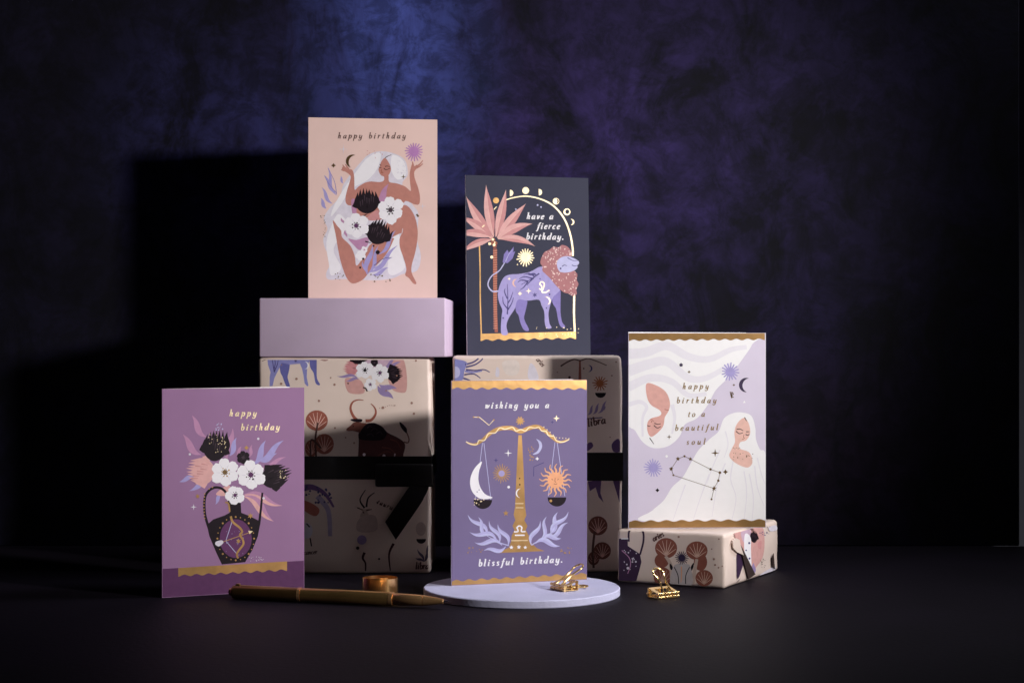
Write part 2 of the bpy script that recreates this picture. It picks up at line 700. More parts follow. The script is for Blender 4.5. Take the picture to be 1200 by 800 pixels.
BACK = 1.53
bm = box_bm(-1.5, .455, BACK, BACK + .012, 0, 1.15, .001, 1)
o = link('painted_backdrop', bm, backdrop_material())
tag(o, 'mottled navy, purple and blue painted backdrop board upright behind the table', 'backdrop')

bm = box_bm(.0, 1.2, 0, .006, 0, 1.1, .001, 1)
o = link('pale_board', bm, principled('pale_board', lin((214, 212, 222)), .7, 0, .2, .04))
o.location = (.44, 1.552, -.02)
o.rotation_euler = (radians(-28), 0, 0)
tag(o, 'pale grey board showing as a thin strip at the right edge past the backdrop', 'board')

# ------------------------------------------------------------------ inks
WHITE = principled('ink_white', lin((236, 234, 240)), .55, 0, .3, .02, 220)
PALE = ink('pale', (216, 211, 224))
BLACK = ink('black', (30, 21, 29))
CHAR = ink('charcoal', (66, 52, 62))
SKIN = ink('skin', (186, 128, 117))
SKIN2 = ink('skin_light', (230, 188, 177))
PINK = ink('pink', (220, 170, 168))
PINK2 = ink('rose', (200, 142, 143))
MAUVE = ink('mauve', (184, 136, 172))
PLUM = ink('plum', (92, 52, 92))
LILAC = ink('lilac', (164, 156, 208))
LILAC2 = ink('lilac_light', (188, 188, 226))
VIOLET = ink('violet', (134, 124, 186))
NAVY = ink('navy', (78, 72, 124))
RUST = ink('rust', (156, 92, 78))
RUST2 = ink('rust_light', (204, 142, 122))
PURP = ink('purple_burst', (182, 130, 186))
ORANGE = ink('orange', (228, 170, 130))
BROWN = ink('brown', (96, 66, 62))
MAROON = ink('maroon', (70, 34, 40))
GOLD = foil('gold', (184, 144, 92), .74, .36)
GOLDD = foil('dark_gold', (112, 88, 56), .7)
GOLDL = foil('light_gold', (240, 220, 180), .35)
PAPERW = principled('card_edge', lin((240, 238, 240)), .6, 0, .3, .02)


# ------------------------------------------------------------------ greeting cards
CW, CH, CT = .105, .148, .0005


def card(label, bl, br_dir, color, name_mat, lean=0, open_deg=48, back_rise=0, two=None):
    """folded card standing on its lower edges; spine at the left. Returns the thing and a Print on its face"""
    yaw = atan2(br_dir[1], br_dir[0])
    t = thing('greeting_card', label, 'greeting card', bl, yaw, 'printed birthday cards')
    stock = principled('card_' + name_mat, lin(color), .62, 0, .14, .04, 30, .12, 1500)
    pm = Matrix.Rotation(-radians(lean), 4, 'X')
    bm = box_bm(0, CW, 0, CT, 0, CH)
    for f in bm.faces:
        f.material_index = 0 if f.normal.y < -.5 else 1
    link('front_panel', bm, [stock, PAPERW], t, mw=pm)
    # back panel swings round the spine, its lower edge flat on the surface
    a = radians(open_deg)
    b = Vector((cos(a), sin(a), 0)) * CW
    sp = pm.to_3x3() @ Vector((0, 0, CH + back_rise))
    nrm = Vector((-sin(a), cos(a), 0)) * CT
    off = Vector((0, CT + .0001, 0))
    bm = bmesh.new()
    vs = [bm.verts.new(off + p + q) for q in (Vector(), nrm) for p in (Vector(), b, b + sp, sp)]
    for f in ((0, 1, 2, 3), (7, 6, 5, 4), (0, 4, 5, 1), (1, 5, 6, 2), (2, 6, 7, 3), (3, 7, 4, 0)):
        bm.faces.new([vs[i] for i in f])
    bmesh.ops.recalc_face_normals(bm, faces=bm.faces)
    link('back_panel', bm, PAPERW, t)
    return t, Print(t, pm, CW, CH)


# ---- card with the reclining figure and flowers, on the mauve block
def art_figure(P):
    P.frame(345, 130, 3.478).begin('printed_hair')
    P.poly([(345, 165), (400, 172), (450, 200), (462, 260), (440, 300), (480, 380), (505, 420), (500, 520), (515, 590), (500, 650),
            (440, 665), (400, 682), (330, 690), (200, 685), (140, 687), (130, 660), (150, 610), (125, 560), (118, 520), (135, 480),
            (120, 440), (140, 400), (185, 350), (200, 300), (235, 250), (270, 210), (300, 180)], PALE)
    P.poly([(250, 250), (300, 190), (350, 172), (340, 230), (300, 280), (230, 320), (190, 380), (150, 430), (160, 390), (200, 320)], WHITE)
    P.poly([(150, 470), (180, 420), (215, 470), (160, 560), (190, 640), (150, 670), (140, 620), (130, 540)], WHITE)
    P.poly([(400, 180), (445, 205), (455, 260), (420, 280), (395, 240)], WHITE)
    P.poly([(400, 520), (425, 500), (440, 590), (450, 640), (400, 670), (380, 640)], WHITE)
    P.end()
    P.frame(365, 145, 8).begin('printed_leaf_sprig')
    for a, b, wd in (((235, 670), (150, 400), 30), ((232, 650), (118, 480), 28), ((195, 748), (96, 595), 34), ((140, 795), (88, 695), 34), ((298, 560), (274, 488), 22)):
        P.leaf(a, b, wd, LILAC, -.12)
    P.strokes([[(235, 660), (215, 540), (155, 420)], [(225, 640), (160, 560), (122, 490)]], VIOLET, 7, 3)
    P.end(True)
    P.begin('printed_figure')
    P.poly([(285, 432), (300, 398), (335, 425), (375, 430), (395, 460), (402, 530), (405, 620), (440, 590), (500, 555), (560, 542), (640, 548), (680, 530), (682, 480), (722, 480),
            (728, 545), (800, 560), (880, 590), (930, 632), (925, 560), (920, 480), (930, 420), (945, 375), (965, 400), (985, 385), (1000, 405), (965, 450), (968, 510), (1000, 600),
            (1018, 690), (1008, 755), (960, 755), (880, 725), (840, 800), (700, 900), (420, 850), (410, 745), (370, 768), (328, 752), (318, 700), (335, 620), (360, 540), (366, 490), (325, 455)], SKIN, n=3)
    P.strokes([[(330, 440), (300, 440), (278, 432)], [(330, 425), (305, 405), (292, 385)], [(350, 430), (330, 400), (318, 382)],
               [(975, 405), (1010, 385), (1045, 345)], [(985, 415), (1015, 400), (1045, 375)], [(955, 400), (950, 375), (944, 355)]], SKIN, 18, 8)
    P.poly([(690, 322), (730, 375), (746, 430), (726, 478), (700, 497), (662, 490), (641, 470), (628, 432), (640, 400), (655, 355)], SKIN, n=4)
    P.frame(365, 235, 7.62)
    P.poly([(190, 178), (230, 225), (265, 270), (275, 330), (345, 400), (385, 490), (400, 580), (440, 540), (480, 480), (540, 380), (720, 335), (725, 370),
            (660, 490), (560, 600), (500, 660), (460, 705), (385, 740), (340, 725), (300, 660), (260, 540), (235, 420), (215, 300)], SKIN, n=4)
    P.poly([(690, 180), (780, 70), (830, 40), (880, 70), (925, 150), (948, 260), (945, 360), (925, 470), (895, 580), (897, 650), (937, 735), (912, 742), (870, 692), (837, 665),
            (847, 610), (825, 520), (790, 420), (787, 340), (803, 292), (740, 318), (690, 345), (600, 330)], SKIN, n=4)
    P.stroke([(808, 295), (815, 250)], PALE, 5)
    P.frame(365, 145, 8)
    P.strokes([[(690, 322), (715, 305), (750, 292)], [(690, 402), (712, 398), (738, 408)], [(678, 418), (700, 432), (738, 418)], [(634, 408), (645, 414), (656, 412)], [(640, 383), (655, 392)]], BLACK, 8, 4)
    P.strokes([[(660, 428), (652, 445), (664, 450)], [(648, 462), (660, 458), (674, 464)]], RUST, 7)
    P.end()
    P.frame(365, 235, 7.62).begin('printed_bouquet')
    P.poly([(330, 342), (400, 352), (500, 330), (500, 400), (430, 442), (380, 400)], MAUVE)
    P.poly([(355, 0), (395, 0), (400, 130), (370, 140)], MAUVE)
    P.leaf((560, 60), (690, -150), 60, MAUVE)
    P.poly([(540, 110), (600, 90), (640, 160), (540, 180), (500, 160)], PINK2)
    P.leaf((265, 155), (305, 215), 20, MAUVE)
    P.leaf((300, 265), (318, 330), 20, MAUVE)
    for a, b, wd, bd in (((500, 660), (545, 390), 46, -.1), ((505, 650), (600, 400), 34, .1), ((515, 640), (770, 400), 40, .12), ((530, 600), (722, 505), 30, .15), ((545, 662), (690, 597), 34, .1), ((600, 480), (755, 265), 36, .1), ((495, 660), (455, 540), 28, 0)):
        P.leaf(a, b, wd, LILAC, bd)
    P.stroke([(560, 580), (640, 520), (720, 508)], NAVY, 6, 3)
    P.protea((500, 112), (490, -120), 105, BLACK, CHAR, 7)
    P.protea((560, 382), (640, 165), 100, BLACK, CHAR, 7)
    P.strokes([[(480, 365), (530, 378)], [(460, 138), (500, 120)]], BLACK, 12, 5)
    P.leaf((660, 370), (735, 268), 24, BLACK)
    P.anemone(705, 85, 125, WHITE, PALE, CHAR, 6, BLACK)
    P.anemone(400, 225, 118, WHITE, PALE, PLUM, 6, BLACK)
    P.anemone(440, 490, 52, WHITE, PALE, WHITE, 5, WHITE)
    P.anemone(472, 440, 32, WHITE, PALE, MAUVE, 5)
    P.dots([(592, 462, 20), (435, 598, 10), (462, 520, 11), (555, 405, 9)], BLACK, 8)
    P.end()
    P.frame(365, 145, 8).begin('printed_moon')
    P.crescent(385, 352, 62, GOLDD, .35, 1.1, .55)
    P.end()
    P.begin('printed_sunburst')
    P.burst(960, 262, 40, 90, 18, PURP, 15)
    P.end()
    P.begin('printed_star')
    P.star(300, 240, 46, PALE, 4, .1)
    P.star(1042, 775, 34, PALE, 4, .12)
    P.star(862, 498, 26, GOLDD, 4, .2)
    P.star(207, 392, 22, GOLDD, 4, .55)
    P.stroke([(985, 848), (1003, 872)], GOLDD, 16)
    P.scatter(16, 80, 130, 830, 1060, GOLDD, 4)
    P.scatter(12, 490, 680, 255, 330, PINK2, 4)
    P.scatter(28, 800, 890, 330, 470, PALE, 4)
    P.frame(365, 235, 7.62)
    P.scatter(12, 210, 300, 640, 710, GOLDD, 5)
    P.scatter(12, 500, 740, 655, 725, GOLDD, 6)
    P.end(True)
    P.frame(365, 145, 8).begin('lettering')
    P.text('happy birthday', (248, 139), (880, 140), 30.8, ink('lettering_brown', (98, 74, 70)), 0.25)
    P.end(True)


# ---- card with the lion under an arch
def art_lion(P):
    P.frame(535, 195, 3.479).begin('printed_arch')
    P.stroke([(93, 310), (96, 420), (97, 550), (101, 684)], GOLD, 5)
    P.stroke([(200, 137), (240, 126), (290, 122), (350, 136), (400, 165), (440, 215), (463, 275), (473, 330), (474, 365)], GOLDL, 4, 8)
    P.stroke([(480, 520), (479, 600), (483, 684)], GOLDL, 8)
    P.end(True)
    P.begin('printed_ground_strip')
    P.band((98, 682), (487, 673), (98, 708), (487, 700), 8, 3.5, GOLD)
    P.end()
    P.frame(540, 205, 8).begin('printed_palm_tree')
    P.poly([(303, 690), (338, 690), (340, 900), (338, 1200), (348, 1473), (318, 1473), (306, 1200), (302, 900)], RUST, False)
    P.strokes([[(304, 712 + k * 22), (341, 708 + k * 22)] for k in range(34)], RUST2, 7)
    for a, b, wd, bd in (((300, 590), (50, 205), 88, -.06), ((308, 580), (237, 98), 88, -.04), ((328, 580), (424, 140), 84, .02), ((342, 590), (608, 272), 88, -.02),
                         ((348, 600), (670, 458), 84, -.16), ((350, 600), (694, 668), 66, -.20), ((292, 600), (0, 395), 84, .14), ((288, 585), (-40, 560), 74, .18), ((292, 605), (10, 722), 66, .14)):
        P.leaf(a, b, wd, PINK, bd, PINK2, .12, 0)
        P.stroke([a, ((a[0] + b[0]) / 2 - (b[1] - a[1]) * bd * .5, (a[1] + b[1]) / 2 + (b[0] - a[0]) * bd * .5), b], SKIN2, 5, 2)
    P.dots([(303, 610, 22), (325, 640, 20), (292, 640, 17), (318, 668, 20)], RUST, 20)
    P.dots([(300, 605, 13), (312, 655, 14), (270, 645, 15), (290, 770, 15), (318, 632, 7)], GOLDL, 14)
    P.stroke([(310, 325), (335, 298)], GOLDL, 7)
    P.stroke([(200, 490), (222, 470)], GOLDL, 9)
    P.end()
    P.begin('printed_moon_phases')
    P.disc(330, 240, 28, GOLD)
    P.disc(608, 147, 32, GOLDL)
    dark = principled('card_slate', lin((56, 58, 76)))
    P.add([[(460, 140)] + [(460 + 32 * sin(a), 170 - 30 * cos(a)) for a in (pi * k / 12 for k in range(13))]], GOLDL)
    P.add([[(730, 132)] + [(732 + 30 * sin(a), 163 - 30 * cos(a)) for a in (pi * k / 12 for k in range(13))]], GOLDL)
    P.disc(892, 247, 30, GOLDL)
    P.disc(900, 247, 18, dark, 22)
    P.disc(893, 247, 12, GOLDL, 20)
    P.disc(995, 347, 32, GOLDL)
    P.disc(998, 345, 19, dark, 22)
    P.crescent(1036, 442, 28, GOLDL, pi, 1.0, .5)
    P.dots([(720, 283, 9), (752, 302, 8), (516, 322, 8)], LILAC2, 8)
    P.end()
    P.frame(535, 195, 3.479).begin('printed_lion')
    P.stroke([(172, 508), (145, 508), (128, 482), (142, 448), (175, 424), (197, 390)], LILAC2, 6, 4)
    P.frame(540, 300, 7.62)
    P.poly([(495, 380), (590, 390), (580, 480), (565, 560), (607, 650), (595, 670), (560, 655), (530, 590), (515, 528), (495, 500), (485, 440)], VIOLET, n=3)
    P.poly([(820, 350), (885, 295), (890, 400), (890, 500), (905, 590), (932, 625), (915, 642), (885, 620), (865, 550), (850, 470), (820, 420)], VIOLET, n=3)
    P.poly([(335, 310), (350, 255), (385, 190), (440, 165), (520, 160), (620, 140), (700, 98), (760, 110), (830, 230), (885, 295), (862, 330), (822, 370), (795, 450), (783, 520), (792, 600), (810, 640),
            (770, 645), (750, 600), (745, 500), (720, 440), (695, 390), (600, 398), (510, 390), (482, 470), (430, 550), (407, 620), (420, 690), (395, 707), (362, 692), (358, 620), (365, 530), (370, 480), (345, 420), (331, 360)], LILAC, n=4)
    P.strokes([[(415, 520), (420, 400), (415, 250)], [(418, 470), (380, 420), (375, 360)], [(420, 420), (445, 380), (465, 320)], [(420, 480), (455, 420), (470, 370)], [(415, 380), (390, 320), (395, 290)]], NAVY, 12, 4)
    P.strokes([[(700, 155), (630, 205), (540, 255)], [(660, 185), (610, 155), (560, 168)], [(640, 200), (570, 185), (520, 205)], [(600, 225), (540, 215), (508, 235)], [(600, 230), (560, 280), (530, 300)], [(650, 195), (610, 235), (590, 262)]], NAVY, 13, 4)
    P.leaf((680, 175), (590, 160), 20, NAVY)
    P.star(660, 347, 24, NAVY, 6, .4)
    P.dots([(378, 553, 8), (792, 342, 8), (764, 464, 7), (707, 203, 6)], NAVY, 6)
    P.crescent(495, 240, 36, SKIN2, .1, 1.05, .5)
    P.crescent(765, 400, 36, GOLDL, pi - .3, 1.05, .4)
    P.star(605, 312, 28, GOLDL, 4, .2)
    P.star(528, 335, 20, GOLDL, 4, .4)
    P.star(432, 203, 14, GOLDL, 4, .4)
    P.strokes([[(700, 290), (720, 300), (722, 270), (705, 250), (720, 230), (745, 245), (738, 285), (725, 320), (755, 325), (790, 305)]], GOLDL, 10)
    P.frame(535, 195, 3.479)
    P.poly([(188, 392), (193, 358), (207, 340), (213, 352), (233, 328), (231, 350), (239, 346), (228, 376), (208, 394)], VIOLET, False)
    P.strokes([[(200, 388), (212, 360), (228, 340)]], LILAC2, 3, 1)
    P.end()
    P.begin('printed_mane')
    mane = [(342, 395), (345, 375), (358, 350), (378, 340), (395, 328), (415, 330), (430, 320), (450, 326), (462, 338), (470, 355), (464, 372), (440, 378), (480, 425), (492, 440), (490, 462), (497, 480), (488, 500), (490, 520),
            (474, 528), (455, 518), (438, 514), (420, 500), (408, 488), (392, 470), (380, 455), (362, 438), (350, 425), (350, 408)]
    P.poly(mane, ink('mane', (170, 116, 120)), n=4)
    def inm(x, y):
        c = False
        for i, p in enumerate(mane):
            q = mane[i - 1]
            if (p[1] > y) != (q[1] > y) and x < (q[0] - p[0]) * (y - p[1]) / (q[1] - p[1]) + p[0]:
                c = not c
        return c and hypot(x - 450, y - 402) > 38
    P.scatter(95, 345, 490, 325, 525, ink('mane_fleck', (232, 208, 204)), 2.6, inm)
    P.end()
    P.begin('printed_lion_face')
    P.poly([(410, 388), (428, 370), (455, 366), (478, 374), (497, 386), (499, 396), (492, 404), (493, 412), (480, 424), (455, 432), (425, 431), (412, 415)], LILAC2, n=4)
    P.strokes([[(430, 408), (440, 402), (450, 406)], [(452, 372), (475, 384), (496, 384)], [(470, 402), (482, 406), (492, 403)]], NAVY, 3.5, 1.5)
    P.dots([(424, 416, 4)], NAVY, 3)
    P.end()
    P.begin('printed_sun')
    P.burst(282, 370, 17, 37, 18, GOLDL, 6)
    P.end()
    P.begin('printed_star')
    P.star(248, 400, 5, GOLDL)
    P.scatter(22, 320, 500, 655, 700, GOLDL, 1.6)
    P.end(True)
    P.frame(540, 205, 8).begin('lettering')
    P.text('have a', (618, 414), (862, 415), 33.1, WHITE, 0.34)
    P.text('fierce', (712, 506), (925, 507), 33.1, WHITE, 0.34)
    P.text('birthday.', (612, 604), (962, 606), 33.1, WHITE, 0.34)
    P.end(True)


# ---- card with the archer's vase
def art_vase(P):
    P.frame(180, 445, 3.076).begin('printed_ground')
    P.add([[(20, 681), (550, 650), (550, 770), (20, 800)]], ink('plum_ground', (92, 54, 93)))
    P.end()
    P.begin('printed_shelf')
    P.band((89, 677), (481, 653), (89, 705), (481, 684), 9, 3.5, GOLD)
    P.end()
    P.frame(210, 465, 7.271).begin('printed_leaf_sprig')
    for a, b, wd, bd, m in (((230, 340), (108, 155), 52, -.15, MAUVE), ((185, 490), (32, 318), 58, -.18, MAUVE), ((410, 530), (456, 265), 58, -.08, MAUVE), ((430, 500), (490, 345), 44, .05, LILAC),
                            ((630, 575), (738, 368), 52, .1, LILAC), ((670, 540), (892, 368), 52, .1, LILAC), ((690, 548), (835, 478), 40, .1, LILAC), ((680, 605), (910, 510), 40, .1, MAUVE),
                            ((130, 680), (0, 722), 38, .1, LILAC), ((305, 700), (85, 800), 52, .15, LILAC), ((600, 510), (622, 405), 28, 0, MAUVE), ((490, 500), (530, 420), 28, 0, MAUVE)):
        P.leaf(a, b, wd, m, bd)
    P.frame(210, 565, 6.957)
    P.leaf((530, 100), (842, 188), 62, MAUVE, -.08, PINK)
    P.leaf((525, 110), (772, 318), 76, MAUVE, -.1, PINK)
    P.leaf((345, 90), (295, 180), 30, LILAC)
    P.poly([(300, 90), (400, 20), (420, 90), (350, 110)], PINK)
    P.end()
    P.frame(180, 445, 3.076).begin('printed_vase')
    P.poly([(246, 664), (226, 622), (201, 562), (192, 522), (215, 502), (255, 488), (274, 478), (274, 440), (314, 440), (316, 478), (346, 490), (376, 505), (384, 520), (376, 562), (356, 612), (330, 656)], BLACK, False)
    P.stroke([(198, 530), (185, 482), (184, 430), (196, 402), (222, 387), (250, 394), (268, 420), (277, 458)], BLACK, 9)
    P.stroke([(380, 520), (387, 462), (392, 406)], BLACK, 9, 7)
    P.dots([(181 + 3 * abs(k - 4) / 4, 498 - k * 11, 2.6) for k in range(9)] + [(200, 392, 2.6), (212, 386, 2.6)], GOLD, 2.4)
    P.disc(296, 571, 58, ink('medallion', (98, 56, 98)), 70)
    P.dots([(296 + 66 * cos(2 * pi * k / 24), 571 + 78 * sin(2 * pi * k / 24), 2.2 + 1.4 * (k % 3 == 0)) for k in range(24)], GOLD, 3)
    P.scatter(26, 258, 334, 540, 630, LILAC2, 1.1)
    P.strokes([[(258, 440), (270, 446), (274, 475)]], GOLD, 6)
    P.star(349, 488, 9, GOLD, 6, .4)
    P.end()
    P.frame(210, 565, 6.957).begin('printed_bow')
    P.strokes([[(432, 315), (380, 475), (470, 582)]], LILAC2, 5, 5, False)
    P.stroke([(420, 275), (437, 322), (490, 365), (513, 400), (495, 427), (517, 462), (523, 502), (490, 548), (470, 582), (480, 618)], GOLD, 18, 16)
    P.stroke([(330, 492), (590, 402)], GOLD, 6)
    P.add([[(562, 392), (602, 396), (574, 420)]], GOLDL)
    P.poly([(300, 482), (345, 470), (360, 490), (325, 520), (295, 505)], PALE)
    P.star(483, 478, 22, GOLD, 6, .45)
    P.end()
    P.frame(210, 465, 7.271).begin('printed_flowers')
    P.protea((300, 645), (50, 620), 112, PINK, PINK2, 8)
    P.protea((292, 540), (325, 268), 102, BLACK, CHAR, 7)
    P.leaf((385, 480), (410, 295), 44, BLACK)
    P.protea((710, 720), (950, 620), 96, BLACK, CHAR, 7)
    P.scatter(26, 230, 400, 320, 480, GOLDL, 4)
    P.scatter(12, 850, 930, 620, 690, GOLDL, 4)
    P.scatter(14, 310, 370, 225, 285, LILAC2, 5)
    P.anemone(545, 515, 62, BLACK, CHAR, CHAR, 6, CHAR)
    P.anemone(390, 640, 122, WHITE, PALE, GOLDD, 6, GOLD)
    P.anemone(610, 662, 130, WHITE, PALE, PLUM, 6, BLACK)
    P.frame(210, 565, 6.957)
    P.anemone(455, 104, 86, WHITE, PALE, PLUM, 5, BLACK)
    P.end()
    P.begin('printed_star')
    P.star(117, 200, 26, PALE, 4, .25)
    P.star(150, 112, 22, GOLD, 6, .4)
    P.star(581, 272, 26, GOLD, 6, .4)
    P.disc(688, 128, 10, PALE)
    P.scatter(18, 570, 690, 605, 645, PALE, 3)
    P.frame(210, 465, 7.271)
    P.dots([(673, 355, 11), (90, 487, 10)], PALE, 8)
    P.star(573, 432, 20, GOLD, 4, .6)
    P.end(True)
    P.begin('lettering')
    P.text('happy', (428, 162), (655, 162), 30.8, GOLDL, 0.29)
    P.text('birthday', (524, 283), (852, 279), 30.8, GOLDL, 0.29)
    P.end(True)


# ---- card with the balance scales
def art_scales(P):
    P.frame(515, 435, 3.016).begin('foil_band')
    P.band((36, 22), (524, 26), (42, 60), (520, 62), 11, 3.5, GOLD)
    P.end()
    P.begin('foil_band')
    P.band((38, 740), (524, 713), (38, 765), (524, 740), 11, 3.5, GOLD, 'top')
    P.end()
    P.begin('printed_scales')
    P.poly([(279, 225), (291, 225), (297, 340), (303, 480), (307, 508), (300, 525), (311, 545), (305, 560), (316, 580), (319, 600), (345, 624), (372, 634), (208, 641), (246, 621), (253, 600), (255, 580), (265, 560), (258, 545), (268, 525), (262, 505), (267, 480), (273, 340)], GOLD, False)
    P.strokes([[(152, 252), (126, 460)], [(157, 252), (182, 455)], [(408, 250), (385, 440)], [(416, 250), (443, 440)]], LILAC2, 2, 2, False)
    P.frame(535, 460, 7.62)
    P.stroke([(85, 440), (160, 462), (230, 424), (300, 362), (380, 322), (490, 314), (570, 345), (640, 318), (720, 302), (790, 340), (860, 402), (920, 440), (1005, 414)], GOLD, 30, prof=lambda t, dx, dy: 6 + 32 * sin(pi * t) ** .6)
    P.stroke([(85, 436), (120, 455), (180, 462), (200, 425), (250, 424), (285, 365), (345, 358), (385, 315), (435, 325), (500, 308), (530, 340), (575, 328), (615, 340), (650, 310), (700, 315), (735, 308), (760, 340), (800, 345), (820, 380), (870, 390), (890, 425), (950, 440), (1005, 416)], GOLDL, 9)
    P.dots([(780 + 28 * k, 305 + 24 * k - (k > 4) * (k - 4) * 22, 5) for k in range(9)], GOLDL, 5)
    P.dots([(567, 390, 12)], GOLD, 10)
    P.frame(535, 560, 6.953)
    for cx, cy in ((214, 176), (818, 156)):
        P.add([[(cx - 78, cy)] + [(cx - 76 * cos(a), cy + 74 * sin(a)) for a in (pi * k / 14 for k in range(15))]], BLACK)
    P.scatter(12, 140, 240, 165, 225, GOLDL, 5)
    P.disc(768, 184, 11, GOLD)
    P.strokes([[(478, 206), (545, 206)], [(482, 240), (545, 240)], [(446, 508), (580, 506)]], GOLDL, 6)
    P.crescent(520, 122, 38, WHITE, .1, 1.05, .35)
    P.star(447, 563, 18, WHITE, 5, .5)
    P.star(508, 560, 18, WHITE, 5, .5)
    P.star(560, 563, 16, WHITE, 5, .5)
    P.strokes([[(468, 436), (500, 434), (498, 415), (492, 402), (512, 388), (532, 400), (528, 420), (530, 434), (562, 434)], [(475, 464), (555, 464)]], WHITE, 11)
    P.dots([(515, 52, 7), (514, 2, 6)], BLACK, 5)
    P.end()
    P.frame(515, 435, 3.016).begin('printed_moon')
    P.poly([(150, 318), (122, 345), (108, 385), (116, 425), (146, 450), (188, 446), (160, 432), (141, 400), (138, 360)], WHITE, n=4)
    P.dots([(140, 418, 2), (133, 425, 2)], NAVY, 2)
    P.end()
    P.begin('printed_sun')
    wav = []
    for k in range(16):
        a = 2 * pi * k / 16
        p = lambda r, t: (410 + r * cos(a + t), 384 + r * sin(a + t))
        wav += P.ribbon([p(22, 0), p(34, .08), p(46, -.05), p(58, .08)], 9, 2)
    P.add(wav, ORANGE)
    P.disc(410, 384, 28, ink('sun_face', (232, 168, 128)))
    P.strokes([[(409, 376), (408, 388), (412, 391)], [(396, 380), (402, 383)], [(416, 383), (422, 380)], [(404, 396), (410, 398), (416, 396)]], RUST, 2)
    P.end()
    P.frame(535, 460, 7.62).begin('printed_star')
    P.burst(568, 252, 16, 40, 9, GOLD, 14)
    P.burst(402, 720, 28, 84, 20, GOLD, 9, LILAC)
    P.poly([(712, 412), (755, 440), (762, 490), (730, 540), (680, 550), (720, 520), (738, 480), (730, 440)], LILAC2)
    P.scatter(16, 630, 690, 480, 620, GOLD, 6)
    P.star(461, 538, 36, WHITE, 4, .2)
    P.star(720, 588, 18, WHITE, 4, .5)
    P.star(352, 602, 22, NAVY, 4, .3)
    P.star(892, 228, 30, GOLDL, 4, .3)
    P.star(855, 262, 16, NAVY, 4, .3)
    P.stroke([(150, 217), (205, 219), (290, 290), (335, 240)], GOLDL, 6, 6, False)
    P.dots([(152, 217, 7), (192, 217, 7), (333, 242, 7)], GOLD, 6)
    P.stroke([(688, 745), (690, 660), (780, 622)], NAVY, 6, 6, False)
    P.frame(535, 560, 6.953)
    P.disc(424, 72, 11, WHITE)
    P.star(402, 285, 26, GOLD, 5, .4)
    P.scatter(14, 90, 210, 560, 610, GOLD, 5)
    P.scatter(12, 830, 940, 550, 610, GOLD, 5)
    P.end(True)
    P.begin('printed_leaf_sprig')
    for a, b, wd, bd in (((250, 470), (90, 295), 40, -.15), ((255, 470), (175, 315), 36, .14), ((350, 525), (265, 345), 38, -.08), ((420, 545), (335, 372), 40, -.12), ((330, 510), (105, 438), 44, -.18),
                         ((370, 545), (145, 522), 44, -.15), ((400, 555), (220, 590), 40, .15)):
        P.leaf(a, b, wd * .85, LILAC2, -bd, ink('lilac_mid', (176, 172, 216)), .16, .09)
    P.stroke([(425, 548), (340, 520), (250, 470)], LILAC2, 9, 5)
    P.end()
    P.begin('printed_leaf_sprig')
    for a, b, wd, bd in (((610, 545), (682, 345), 42, -.1), ((680, 500), (735, 310), 38, .1), ((755, 455), (825, 275), 46, .12), ((770, 462), (912, 270), 40, -.12), ((740, 468), (910, 360), 42, .18),
                         ((705, 495), (852, 490), 46, -.22), ((640, 530), (845, 552), 50, -.22)):
        P.leaf(a, b, wd * .85, LILAC2, bd, ink('lilac_mid', (176, 172, 216)), .16, .09)
    P.stroke([(610, 545), (690, 495), (770, 460)], LILAC2, 9, 5)
    P.end()
    P.frame(535, 460, 7.62).begin('lettering')
    P.text('wishing you a', (254, 139), (822, 135), 31.6, WHITE, 0.34)
    P.end(True)
    P.frame(535, 560, 6.953).begin('lettering')
    P.text('blissful birthday.', (178, 717), (862, 684), 30.8, WHITE, 0.34)
    P.end(True)


